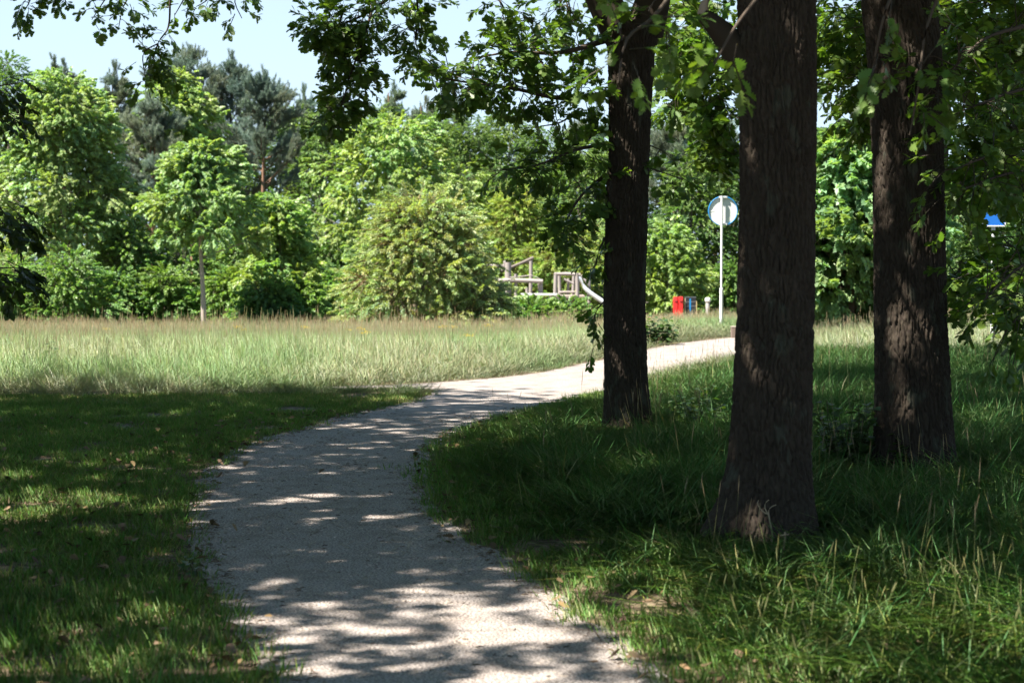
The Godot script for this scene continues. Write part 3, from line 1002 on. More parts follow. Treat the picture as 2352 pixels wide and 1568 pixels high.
	leaf_mass(o, [[1590, 40, 21, 110, 90, 1.2, 150], [1600, 170, 21, 100, 90, 1.0, 120], [1560, 230, 21, 60, 60, 0.6, 45], [1650, 270, 20.5, 60, 70, 0.6, 60], [1655, 345, 20.5, 42, 50, 0.4, 26], [1640, 400, 20.5, 20, 16, 0.2, 4], [1930, 60, 20, 75, 90, 1.2, 120], [1950, 170, 20, 75, 90, 1.0, 110], [1975, 270, 20, 40, 60, 0.6, 40]], 45)
	o = thing("oak_tree", "low-branched oak filling the edge of the wood with dark leaves", "tree", gnd(6.6, -18.0), "oaks of the avenue")
	tb = MB.new()
	tube(tb, limb(Vector3(0, -0.1, 0), Vector3(-0.2, 8.0, 0), 8, 0.15), taper(8, 0.24, 0.13), 14, tint)
	part("trunk", tb.done(M.bark), o)
	oak_crown(o, Vector3(-0.1, 4.6, 0), 10.5, 4.6, 15, 20, 46)
	leaf_mass(o, [[2270, 60, 17.5, 120, 110, 1.5, 200], [2280, 230, 17, 110, 110, 1.4, 190], [2270, 390, 17, 100, 80, 1.0, 130], [2345, 560, 16.5, 50, 40, 0.8, 40], [2350, 650, 16, 60, 70, 0.8, 60], [2210, 640, 17, 40, 60, 0.5, 22], [2330, 740, 16, 40, 30, 0.5, 16]], 47)
	# oaks whose shade falls across the path and whose lowest boughs hang into the sky
	var more := [[-6.8, -15.4, 9.5, 3.8, 48, "oak whose dangling bough tip hangs against the open sky"], [-7.2, -12.6, 10.5, 5.0, 50, "oak on the lawn shading the grass beside the path"], [-3.7, -9.9, 10.0, 3.9, 71, "oak shading the footpath from above"], [-4.4, -0.4, 10.0, 3.0, 72, "oak beside the start of the footpath"], [-11.5, -15.8, 10.0, 4.6, 73, "oak at the outer edge of the shaded lawn"], [5.4, -3.8, 11.0, 3.4, 74, "added unseen oak blocking sky light beside the start of the footpath"], [-6.3, -4.8, 10.5, 3.3, 75, "oak on the lawn nearer the start of the footpath"], [6.8, -9.5, 11.0, 4.6, 76, "added unseen oak blocking sky light deep in the long grass"]]  # the two right-hand oaks are added out of view to cut sky light
	var made := []
	for e in more:
		o = thing("oak_tree", e[5], "tree", gnd(e[0], e[1]), "oaks of the avenue")
		made.append(o)
		part("trunk", bark_trunk([[-0.1, 0.0, 0.0, 0.27], [0.5, 0.0, 0.0, 0.23], [2.5, 0.05, 0.02, 0.2], [5.0, 0.0, 0.0, 0.17], [7.5, 0.08, 0.0, 0.11]], 110, 0.035, 0.034, 0.02, 100 + e[4], [[0.6, 0.4, 0.05, 0.15], [2.9, 0.4, 0.06, 0.15], [4.6, 0.4, 0.05, 0.15]], tint), o)
		oak_crown(o, Vector3(0, 4.7, 0), e[2], e[3], 15, 25, e[4])
	o = made[0]
	bough(o, [[60, -60, 18.6], [70, -10, 18.6], [55, 25, 18.5]], [0.216, 0.115], 21, 81, 0.012)
	bough(o, [[180, -60, 18.7], [150, -10, 18.7], [155, 25, 18.6]], [0.144, 0.072], 11, 82, 0.01)
	bough(o, [[300, -80, 18.8], [250, -15, 18.8], [210, 45, 18.7]], [0.158, 0.072], 16, 83, 0.012)
	bough(o, [[330, -60, 18.8], [285, 10, 18.8], [272, 62, 18.8]], [0.158, 0.072], 18, 84, 0.01)
	bough(o, [[392, -60, 18.9], [390, 0, 18.9], [386, 62, 18.9], [362, 100, 18.8], [345, 165, 18.8], [350, 215, 18.8]], [0.014, 0.144], 6, 85, 0.014)
	bough(o, [[362, 100, 18.8], [330, 120, 18.8], [330, 160, 18.8], [345, 225, 18.8]], [0.083, 0.108], 30, 86, 0.008)
	bough(o, [[362, 100, 18.8], [372, 150, 18.8], [400, 185, 18.8]], [0.067, 0.083], 16, 87, 0.008)
	bough(o, [[450, -60, 18.9], [420, 0, 18.9], [400, 35, 18.9]], [0.13, 0.086], 11, 88, 0.01)
	bough(o, [[520, -60, 19], [480, -5, 19], [450, 15, 19]], [0.115, 0.086], 11, 89, 0.01)
	bough(o, [[600, -70, 19], [540, -10, 19], [555, 42, 19]], [0.13, 0.072], 15, 90, 0.01)
	# the tree whose dark oval leaves reach in from the lawn side
	var dark := twig(24, OVAL, 11, 0.3, 0.085, Color(0.055, 0.09, 0.028), 0.7, 0.5, M.oak)
	o = thing("cherry_tree", "cherry tree with drooping dark oval leaves beside the lawn", "tree", gnd(-5.6, -15.0))
	tb = MB.new()
	tube(tb, limb(Vector3(0, -0.1, 0), Vector3(0.3, 5.0, 0.2), 8, 0.2), taper(8, 0.14, 0.05), 12, Color(0.07, 0.05, 0.045))
	part("trunk", tb.done(M.bark), o)
	rng.seed = 97
	for e in [[[-260, 200], [-60, 205], [45, 190], 8], [[-260, 260], [-40, 250], [50, 265], 9], [[-260, 520], [-40, 510], [85, 520], 12], [[-260, 640], [-40, 615], [40, 615], 7], [[-260, 620], [-20, 625], [75, 640], 9], [[-260, 660], [-20, 650], [20, 660], 4], [[-200, 470], [-30, 470], [15, 480], 4]]:
		var pts := [at(e[0][0], e[0][1], 15.0) - o.position, at(e[1][0], e[1][1], 14.9) - o.position, at(e[2][0], e[2][1], 14.8) - o.position]
		var lb := MB.new()
		tube(lb, [Vector3(0.1, pts[0].y - 0.4, 0.1), pts[0], pts[1], pts[2]], [0.03, 0.015, 0.008, 0.003], 5, Color(0.06, 0.045, 0.04))
		var hold := part("bough", lb.done(M.bark), o)
		for k in int(e[3] * 1.6):
			var t := sqrt(rng.randf())
			var p: Vector3 = (pts[0] as Vector3).lerp(pts[1], t * 2.0) if t < 0.5 else (pts[1] as Vector3).lerp(pts[2], t * 2.0 - 1.0)
			part("leaf_spray", dark, hold, null, Transform3D(facing(Vector3(rr(0.2, 1.4), rr(-0.5, 0.15), rr(-0.8, 0.8)), rr(-0.4, 0.4)).scaled(Vector3.ONE * rr(0.55, 0.8)), p + Vector3(rr(-0.05, 0.05), rr(-0.06, 0.06), rr(-0.15, 0.15))))

func build_far_trees() -> void:
	var mc := Color(0.295, 0.42, 0.19)
	var maple := [twig(101, MAPLE, 17, 0.42, 0.12, mc, 0.55, 0.55, M.maple, Color(0.1, 0.08, 0.06)), twig(102, MAPLE, 15, 0.38, 0.13, mc, 0.7, 0.6, M.maple, Color(0.1, 0.08, 0.06))]
	var fine := [twig(103, OVAL, 18, 0.5, 0.085, Color(0.225, 0.338, 0.138), 0.3, 0.6, M.maple), twig(104, OVAL, 16, 0.42, 0.09, Color(0.194, 0.312, 0.112), 0.15, 0.7, M.maple)]
	var lance := [twig(105, LANCE, 40, 0.85, 0.1, Color(0.32, 0.43, 0.2), 0.35, 0.7, M.maple, Color(0.2, 0.15, 0.08)), twig(106, LANCE, 34, 0.7, 0.1, Color(0.37, 0.43, 0.21), 0.1, 0.7, M.maple, Color(0.2, 0.15, 0.08))]
	var shoots := [needle_shoot(107, 110, 0.36, 0.14, Color(0.17, 0.225, 0.175)), needle_shoot(108, 110, 0.32, 0.15, Color(0.17, 0.225, 0.175))]
	var W := Color.WHITE
	var g := "maples at the far edge of the meadow"
	# pines
	var pcol := Color(1.0, 1.0, 1.05)
	pine_tree("tall grey-green pine with many upright tips above the maple crowns", 440, 104, 112, 470, 250, pcol, 201, shoots, 0.9, 30)
	pine_tree("tall pine rising behind and between two maples, dense with upswept tips", 535, 106, 130, 480, 200, pcol * 0.95, 202, shoots, 0.9, 28)
	pine_tree("pine with a bare reddish fork and widely spread upswept limbs", 610, 98, 168, 470, 210, pcol, 203, shoots, 1.0, 26)
	pine_tree("blue-grey pine standing low in the gap beside the largest maple", 345, 88, 232, 560, 230, Color(1.15, 1.1, 1.15), 204, shoots, 0.7, 30)
	pine_tree("slender pine whose thin tip shows over the largest maple", 125, 118, 132, 420, 90, W, 205, shoots, 1.2, 16)
	pine_tree("slender pine tip beside another over the largest maple", 152, 118, 146, 420, 70, W, 206, shoots, 1.2, 14)
	pine_tree("dark pine just above the maple with a rounded shoulder", 268, 108, 152, 420, 120, W * 0.9, 207, shoots, 0.9, 18)
	var pz := [[700, 120, 205, 120, "pine in the far wood beside the reddish forked pine"], [760, 124, 208, 110, "pine in the far wood behind the drooping oak bough"], [905, 122, 196, 130, "pointed pine standing highest over the broad maple"], [980, 126, 228, 120, "brownish pine over the shoulder of the broad maple"], [1050, 128, 232, 110, "pine in the far wood past the broad maple's shoulder"], [1330, 122, 270, 120, "pine in the far wood behind the forked oak's leaves"], [1640, 100, 270, 190, "grey pine in the far wood behind the round sign"], [1540, 104, 290, 190, "pale brownish pine over the round maple by the bins"], [1400, 118, 275, 140, "pine in the far wood hidden partly by the forked oak"]]
	for i in pz.size():
		pine_tree(pz[i][4], pz[i][0], pz[i][1], pz[i][2], 520, pz[i][3], Color(1.15, 1.0, 0.9) if i % 2 else Color(0.95, 1.0, 0.95), 210 + i, shoots, 0.8, 22)
	# broadleaved wood behind
	var wood := [[300, 118, 260, 190, "dim green tree far behind the blue-grey pine"], [480, 120, 230, 200, "dim green tree far behind the tall pines"], [560, 116, 300, 190, "dim green tree far behind the reddish forked pine"], [660, 118, 250, 190, "dim green tree filling the gap past the reddish forked pine"], [420, 110, 330, 190, "dim green tree behind the small layered maple"], [860, 120, 240, 190, "dim green tree far behind the broad maple"], [1120, 122, 270, 200, "dim green tree in the wood behind the golden tree"], [40, 112, 235, 200, "pale fine-leaved tree in the far corner of the wood"], [-60, 100, 260, 200, "fine-leaved tree behind the dark cherry boughs"], [20, 96, 128, 130, "thin-topped tree reaching over the wood by the cherry boughs"], [230, 92, 420, 170, "dim green tree in the gap under the blue-grey pine"], [620, 92, 470, 200, "dark green tree behind the three small maples"], [690, 108, 250, 130, "mid green tree under the far pines beside the reddish fork"], [740, 104, 290, 150, "mid green tree behind the broad maple, low on its flank"], [1000, 116, 262, 130, "deep green tree behind the broad maple's crown"], [1080, 112, 280, 140, "deep green domed tree over the yellow-green tree"], [1170, 116, 262, 140, "deep green domed tree behind the forked oak's lowest leaves"], [1250, 114, 290, 140, "green tree in the far wood beyond the playground"], [1150, 100, 380, 160, "dark tree right behind the yellow-green tree"], [1330, 100, 330, 170, "green tree in the far wood beside the forked oak"], [1420, 108, 320, 180, "green tree in the far wood over the slide"], [1590, 92, 360, 180, "blue-green tree in the far wood behind the sign pole"], [1690, 94, 330, 180, "dark green tree in the far wood behind the sign"], [1790, 100, 300, 200, "green tree in the far wood behind the broken-limbed oak"], [1560, 110, 250, 160, "tall green tree high over the sign"], [2080, 80, 380, 240, "grey-green tree behind the thick straight oak"], [2240, 74, 430, 260, "pale grey-green tree in the gap under the dark leaves"], [2380, 80, 400, 260, "green tree beyond the dark oak leaves"], [1900, 90, 340, 240, "green tree behind the large-leaved maple"]]
	for i in wood.size():
		var e: Array = wood[i]
		far_tree("woodland_tree", e[4], "tree", e[0], e[1], e[2], 760, e[3] * 1.15, "round", fine, 60, 50, e[3] * e[1] / FOCAL * 0.2, [Color(0.72, 0.78, 0.68), Color(0.86, 0.88, 0.74), Color(0.66, 0.76, 0.64)][i % 3], 240 + i, "trees of the far wood", 0.16)
	# maples and shrubs on the meadow's edge
	far_tree("maple_tree", "largest pale green maple with drooping leaves and two rounded tops", "maple", 150, 76, 168, 650, 360, "cone", maple, 84, 46, 0.72, W, 301, g, 0.14, Color(0.17, 0.15, 0.13))
	far_tree("maple_tree", "narrow-topped maple leaning against the largest maple", "maple", 205, 78, 185, 560, 150, "cone", maple, 26, 40, 0.6, W, 302, g, 0.1)
	far_tree("maple_tree", "bright maple crown rising in front of the tall pines", "maple", 410, 90, 168, 470, 200, "egg", maple, 44, 44, 0.75, Color(1.0, 1.0, 0.85), 303, g, 0.13)
	far_tree("maple_tree", "small maple with a bare pale trunk and layered crown", "maple", 466, 67, 328, 570, 275, "cone", maple, 46, 44, 0.46, W, 304, g, 0.12, Color(0.33, 0.29, 0.26))
	far_tree("maple_tree", "leafy young maple bushing down to the grass beside the pale trunk", "maple", 640, 72, 452, 800, 185, "cone", maple, 44, 40, 0.45, Color(1.05, 1.05, 0.8), 305, g, 0.07)
	far_tree("maple_tree", "broad round maple with a wide crown behind the feathery bush", "maple", 900, 82, 268, 700, 430, "round", maple, 84, 46, 0.8, Color(1.05, 1.03, 0.9), 306, g, 0.16)
	far_tree("maple_tree", "large-leaved maple seen between the broken-limbed oak and thick oak", "maple", 1945, 38, 300, 715, 330, "egg", maple, 60, 50, 0.55, Color(0.85, 0.95, 1.0), 307, g, 0.13, Color(0.22, 0.16, 0.13))
	far_tree("maple_tree", "round light green maple behind the bins", "maple", 1530, 84, 515, 800, 170, "round", maple, 40, 44, 0.5, Color(1.0, 1.0, 0.8), 308, g, 0.1)
	far_tree("feathery_bush", "feathery pale bush with fine yellowish leaves at the meadow's edge", "bush", 965, 62, 450, 800, 340, "bush", lance, 84, 30, 0.5, W, 309, "", 0.06)
	far_tree("golden_tree", "golden yellow-green fine-leaved tree behind the playground", "tree", 1185, 94, 425, 800, 180, "egg", lance, 48, 46, 0.7, Color(1.0, 1.05, 0.7), 310, "", 0.1)
	far_tree("golden_tree", "yellow-green fine-leaved tree over the slide", "tree", 1320, 92, 520, 800, 200, "round", lance, 44, 44, 0.7, Color(0.95, 1.05, 0.75), 311, "", 0.1)
	var shrubs := [[30, 72, 600, 170, "leafy shrub at the meadow's edge under the cherry boughs"], [165, 71, 585, 190, "bright leafy shrub under the largest maple"], [265, 74, 630, 130, "low leafy shrub beside the bright shrub"], [300, 76, 520, 160, "dim shrub filling the gap beside the pale trunk"], [380, 74, 620, 130, "low shrub on the lawn side of the pale trunk"], [420, 76, 540, 150, "grey-green shrub behind the pale trunk"], [530, 74, 625, 140, "dark low shrub hugging the pale trunk's foot"], [560, 76, 520, 150, "shrub behind the leafy young maple"], [620, 70, 640, 130, "dark low shrub under the leafy young maple"], [690, 71, 650, 100, "dark shrub at the end of the shrub row"], [770, 76, 620, 130, "shrub in the gap before the broad maple"], [740, 80, 560, 150, "green shrub beside the broad maple's flank"], [1110, 64, 655, 110, "low shrub at the foot of the feathery bush"], [1225, 66, 700, 110, "low shrub growing before the log posts"], [1305, 70, 698, 100, "low shrub growing before the slide tower"], [1640, 88, 640, 80, "small yellow-green shrub by the white-topped post"], [1690, 86, 600, 90, "dark shrub beside the sign pole"], [1580, 90, 600, 110, "shrub beside the round light green maple"], [1470, 88, 640, 110, "shrub behind the low wooden rail"]]
	for i in shrubs.size():
		var e: Array = shrubs[i]
		far_tree("shrub", e[4], "shrub", e[0], e[1], e[2], 830, e[3], "bush", fine, 26, 40, e[3] * e[1] / FOCAL * 0.22, [Color(1.0, 1.05, 0.9), Color(0.85, 0.95, 0.8), Color(0.8, 0.9, 0.85)][i % 3], 330 + i, "shrubs along the meadow's edge", 0.04)

func build_things() -> void:
	var steel := mat(Color(0.5, 0.52, 0.53), 0.45, false)
	steel.metallic = 0.35
	var zinc := mat(Color(0.55, 0.57, 0.58), 0.55, false)
	var blue := mat(Color(0.01, 0.2, 0.48), 0.4, false)
	# round traffic sign seen from behind
	var base := Vector3(at(1657, 755, 38.9).x, 0.0, -38.9)
	var o := thing("traffic_sign", "round traffic sign seen from its grey back on a tall grey pole", "sign", base)
	var pm := 38.9 / FOCAL
	var W := Color.WHITE
	part("pole", lathe([Vector2(0.0001, 2.69), Vector2(0.024, 2.69), Vector2(0.024, 0.8)], 20, W, zinc), o)
	part("pole_sleeve", lathe([Vector2(0.024, 0.84), Vector2(0.036, 0.81), Vector2(0.038, 0.79), Vector2(0.038, -0.1)], 20, W, zinc), o)
	var turn := Basis(Vector3.RIGHT, PI / 2)
	var c := Vector3(0.03, 2.39, -0.075)
	var plate := part("plate", lathe([Vector2(0.0001, 0.0), Vector2(0.285, 0.0), Vector2(0.29, -0.004), Vector2(0.0001, -0.004)], 64, W, zinc), o, null, Transform3D(turn, c))
	part("rim", lathe([Vector2(0.287, 0.028), Vector2(0.295, 0.03), Vector2(0.301, 0.026), Vector2(0.301, -0.012), Vector2(0.285, -0.014), Vector2(0.285, -0.006), Vector2(0.287, 0.028)], 64, W, blue), plate)
	part("sticker", box(Vector3(0.075, 0.004, 0.026), 0.001, W, mat(Color(0.75, 0.76, 0.74), 0.5, false)), plate, null, at_xf(Vector3(-0.215, 0.0025, 0.0)))
	part("sticker", box(Vector3(0.075, 0.004, 0.08), 0.001, W, mat(Color(0.66, 0.65, 0.6), 0.6, false)), plate, null, at_xf(Vector3(0.12, 0.0025, 0.17), Basis(Vector3.UP, 0.12)))
	for yy in [-0.275, 0.275]:
		var cl := part("clamp", box(Vector3(0.17, 0.045, 0.03), 0.006, W, steel), o, null, at_xf(c + Vector3(0, yy, 0.036)))
		for xx in [-0.065, 0.045]:
			part("bolt", lathe([Vector2(0.0001, 0.012), Vector2(0.008, 0.011), Vector2(0.009, 0.0)], 8, W, steel), cl, null, Transform3D(turn, Vector3(xx, 0, 0.0145)))
	# sawn timber block on the path edge beside the sign
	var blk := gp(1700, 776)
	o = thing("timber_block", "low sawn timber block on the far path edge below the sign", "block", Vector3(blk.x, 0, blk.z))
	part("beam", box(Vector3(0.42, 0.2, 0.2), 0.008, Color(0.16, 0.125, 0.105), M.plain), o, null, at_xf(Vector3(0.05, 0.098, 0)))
	part("cap", box(Vector3(0.43, 0.014, 0.21), 0.004, Color(0.3, 0.26, 0.22), M.plain), o, null, at_xf(Vector3(0.05, 0.2055, 0)))  # paler top slab: the sunlit upper edge is put into its colour
	build_playground()
	# bins, crate stack, post and rail beyond the meadow
	var red := mat(Color(0.55, 0.02, 0.02), 0.45, false)
	var black := mat(Color(0.015, 0.016, 0.02), 0.5, false)
	for k in 2:
		var q := at(1552.0 + 11.8 * k, 705, 80.0)
		o = thing("bin", ["upright red bin standing clear of the black crate", "upright red bin touching the black crate"][k], "bin", Vector3(q.x, th(q.x, -80.0), -80.0), "red bins beyond the meadow")
		var bh := at(1551, 684, 80.0).y - o.position.y
		part("body", box(Vector3(0.2, bh, 0.28), 0.03, W, red), o, null, at_xf(Vector3(0, bh * 0.5, 0)))
		part("lid", box(Vector3(0.185, 0.05, 0.26), 0.02, W, red), o, null, at_xf(Vector3(0, bh + 0.026, 0)))
		part("handle", box(Vector3(0.12, 0.03, 0.03), 0.008, W, mat(Color(0.3, 0.03, 0.03), 0.5, false)), o, null, at_xf(Vector3(0, bh - 0.12, 0.155)))
	var q2 := at(1586, 705, 80.4)
	o = thing("crate", "black crate with a blue strap beside the red bins", "crate", Vector3(q2.x, th(q2.x, -80.4), -80.4))
	var ch := at(1586, 684, 80.4).y - o.position.y
	part("body", box(Vector3(0.44, ch, 0.5), 0.012, W, black), o, null, at_xf(Vector3(0, ch * 0.5, 0)))
	part("lid", box(Vector3(0.46, 0.04, 0.52), 0.01, W, mat(Color(0.05, 0.055, 0.065), 0.4, false)), o, null, at_xf(Vector3(0, ch + 0.022, 0)))
	part("strap", box(Vector3(0.06, ch * 0.96, 0.008), 0.002, W, blue), o, null, at_xf(Vector3(-0.03, ch * 0.5, 0.2555)))
	part("batten", box(Vector3(0.03, ch, 0.03), 0.004, Color(0.42, 0.36, 0.26), M.plain), o, null, at_xf(Vector3(-0.238, ch * 0.5, 0.24)))
	part("batten", box(Vector3(0.03, ch * 0.9, 0.03), 0.004, Color(0.5, 0.4, 0.2), M.plain), o, null, at_xf(Vector3(0.238, ch * 0.45, 0.24)))
	for yy in [0.16, 0.34]:
		part("seam", box(Vector3(0.42, 0.012, 0.006), 0.002, W, mat(Color(0.25, 0.26, 0.27), 0.5, false)), o, null, at_xf(Vector3(0.0, ch - yy, 0.254), Basis(Vector3.BACK, 0.05)))
	var q3 := at(1626, 705, 78.0)
	o = thing("marker_post", "short grey marker post with a white top in the far grass", "post", Vector3(q3.x, th(q3.x, -78.0), -78.0))
	var ph := at(1626, 683, 78.0).y - o.position.y
	part("shaft", lathe([Vector2(0.0001, ph - 0.17), Vector2(0.08, ph - 0.17), Vector2(0.085, ph * 0.5), Vector2(0.09, -0.1)], 12, Color(0.32, 0.3, 0.29), M.plain), o)
	part("cap", lathe([Vector2(0.0001, ph), Vector2(0.075, ph - 0.01), Vector2(0.11, ph - 0.05), Vector2(0.115, ph - 0.14), Vector2(0.1, ph - 0.185), Vector2(0.0001, ph - 0.185)], 12, Color(0.8, 0.8, 0.78), M.plain), o)
	var q4 := at(1510, 700, 86.0)
	var gy := th(q4.x, -86.0)
	o = thing("wooden_rail", "low grey wooden rail on short posts in the far grass", "rail", Vector3(q4.x, gy, -86.0))
	var rh := at(1510, 695, 86.0).y - gy
	part("beam", log_mesh(Vector3(-1.4, rh, 0), Vector3(0.8, rh + 0.02, 0), 0.06, 0.055, 401, Color(0.3, 0.27, 0.25)), o)
	for xx in [-1.2, -0.2, 0.62]:
		part("post", log_mesh(Vector3(xx, -0.1, 0), Vector3(xx, rh - 0.04, 0), 0.06, 0.055, 402, Color(0.3, 0.27, 0.25)), o)
	# blue sign glimpsed through the leaves
	var q5 := at(2283, 495, 30.0)
	o = thing("blue_sign", "blue sign panel glimpsed through gaps in the dark oak leaves", "sign", Vector3(q5.x, 0, -30.0))
	part("pole", lathe([Vector2(0.0001, 2.6), Vector2(0.03, 2.6), Vector2(0.03, -0.1)], 14, W, zinc), o)
	part("panel", box(Vector3(0.36, 0.34, 0.01), 0.003, W, mat(Color(0.01, 0.13, 0.5), 0.4, false)), o, null, at_xf(Vector3(0, q5.y, 0.045)))
	for e in [[0.0, 0.162, 0.36, 0.016], [0.0, -0.162, 0.36, 0.016], [-0.172, 0, 0.016, 0.3], [0.172, 0, 0.016, 0.3]]:
		part("border", box(Vector3(e[2], e[3], 0.004), 0.001, W, mat(Color(0.75, 0.76, 0.77), 0.4, false)), o, null, at_xf(Vector3(e[0], q5.y + e[1], 0.0535)))

func build_playground() -> void:
	var wood := Color(0.27, 0.24, 0.235)
	var D := 80.0
	var P := func(px4: float, py4: float, dz := 0.0) -> Vector3:     # zoomed picture coordinates to a point near the playground
		var px := (1850.0 + px4 * 600.0 / 2352.0) * 2352.0 / 4096.0
		var py := (980.0 + py4 * 400.0 / 1568.0) * 2352.0 / 4096.0
		return at(px, py, D - dz)
	var origin := gnd(at(1215, 700, D).x, -D)
	var o := thing("climbing_frame", "weathered log climbing frame with a slanting beam beyond the meadow", "climbing frame", origin)
	var logs := [
		["post", [695, 1100], [715, 270], 0.165, 0.13], ["post", [1060, 1100], [1072, 200], 0.08, 0.075], ["post", [735, 1120], [725, 590], 0.09, 0.085],
		["post", [1225, 1120], [1215, 560], 0.11, 0.1], ["post", [1010, 1120], [1010, 670], 0.07, 0.06], ["post", [835, 1120], [835, 450], 0.07, 0.065], ["post", [1415, 1120], [1410, 760], 0.065, 0.06],
		["beam", [240, 325], [690, 330], 0.06, 0.07], ["slanting_beam", [610, 408], [1115, 195], 0.055, 0.07], ["beam", [560, 560], [1260, 570], 0.1, 0.09], ["beam", [430, 540], [860, 545], 0.05, 0.05],
		["peg", [655, 340], [655, 255], 0.07, 0.06], ["rope", [740, 505], [1090, 475], 0.025, 0.025], ["rope", [1080, 475], [1250, 550], 0.018, 0.018], ["beam", [1270, 880], [1420, 835], 0.05, 0.05]]
	for i in logs.size():
		var e: Array = logs[i]
		var dz: float = [0.3, -0.6, 0.9, 0.9, 1.2, 1.0, 1.2, 0.2, 0.0, 1.1, 0.8, 0.2, 0.5, 0.6, 1.2][i]
		part(e[0], log_mesh(P.call(e[1][0], e[1][1], dz) - origin, P.call(e[2][0], e[2][1], dz) - origin, e[3], e[4], 410 + i, wood if i != 8 else Color(0.15, 0.13, 0.12)), o)
	var pale := mat(Color(0.6, 0.6, 0.6), 0.4, false)
	var a: Vector3 = P.call(1205, 775, 1.3) - origin
	part("balance_plank", box(Vector3(1.55, 0.09, 0.14), 0.02, Color.WHITE, pale), o, null, at_xf(a))
	o = thing("slide", "steel slide on a weathered square log tower beyond the meadow", "slide", gnd(at(1320, 700, D).x, -D))
	origin = o.position
	var posts := [[1462, 1050, 440, 0.7, 0.09], [1515, 1000, 430, -0.7, 0.075], [1790, 1060, 430, 0.7, 0.09], [1745, 1000, 450, -0.7, 0.075], [1660, 980, 520, -0.9, 0.06], [1985, 980, 490, -0.5, 0.07]]
	for i in posts.size():
		var e: Array = posts[i]
		part("post", log_mesh(P.call(e[0], e[1] + 60, e[3]) - origin, P.call(e[0] + 3, e[2], e[3]) - origin, e[4], e[4] * 0.9, 430 + i, wood), o)
	for e in [[1440, 455, 1850, 465, 0.7, 0.07], [1520, 740, 1760, 735, -0.6, 0.05], [1450, 840, 1800, 835, 0.7, 0.045], [1500, 450, 1760, 450, -0.7, 0.05], [1590, 530, 1740, 610, 0.0, 0.05], [1860, 470, 1990, 640, -0.4, 0.05]]:
		part("beam", log_mesh(P.call(e[0], e[1], e[4]) - origin, P.call(e[2], e[3], e[4]) - origin, e[5], e[5] * 0.9, 440 + int(e[0]), wood), o)
	var pl: Vector3 = P.call(1640, 800, 0.0) - origin
	part("platform", box(Vector3(1.45, 0.1, 1.5), 0.02, Color(0.27, 0.23, 0.2), M.plain), o, null, at_xf(pl))
	part("panel", box(Vector3(1.2, 0.36, 0.04), 0.01, Color(0.17, 0.11, 0.09), M.plain), o, null, at_xf(P.call(1650, 900, 0.6) - origin))
	var chute := mat(Color(0.62, 0.66, 0.7), 0.35, false)
	chute.metallic = 0.3
	var line := [[1815, 545], [1860, 570], [1890, 660], [1960, 740], [2080, 830], [2200, 910], [2290, 960]]
	var b := MB.new()
	for i in line.size():
		var p: Vector3 = P.call(line[i][0], line[i][1], 0.0) - origin
		var w := 0.26
		for q in [[-w, 0.18], [-w + 0.03, 0.18], [-w + 0.05, 0.0], [w - 0.05, 0.0], [w - 0.03, 0.18], [w, 0.18], [w, -0.05], [-w, -0.05]]:
			b.vert(p + Vector3(0, q[1], -q[0]), Vector3.ZERO, Color.WHITE)
	for i in line.size() - 1:
		for k in 8:
			var v0 := i * 8 + k
			var v1 := i * 8 + (k + 1) % 8
			b.tri(v0, v1, v1 + 8); b.tri(v0, v1 + 8, v0 + 8)
			var nn := (b.v[v0 + 8] - b.v[v0]).cross(b.v[v1] - b.v[v0]).normalized()
			for vi in [v0, v1, v0 + 8, v1 + 8]: b.n[vi] = (b.n[vi] + nn * 0.5)
	for i in b.n.size(): b.n[i] = b.n[i].normalized()
	part("chute", b.done(chute), o)

func leafy_stem(b: MB, shape: Array, base: Vector3, top: Vector3, count: int, size: float, col: Color) -> void:
	tube(b, limb(base, top, 4, 0.03), taper(4, 0.004, 0.002), 4, Color(0.07, 0.08, 0.03))
	for k in count:
		var t := (k + 0.7) / count
		var az := k * 2.4 + rr(-0.4, 0.4)
		var dir := Vector3(cos(az), rr(-0.2, 0.35), sin(az))
		leaf(b, shape, base.lerp(top, t) + dir * 0.012, dir, Vector3(rr(-0.4, 0.4), 1, rr(-0.4, 0.4)), size * rr(0.7, 1.1) * (1.15 - 0.45 * t), rr(0.05, 0.3), rr(0.1, 0.4), shade(col, 0.25))

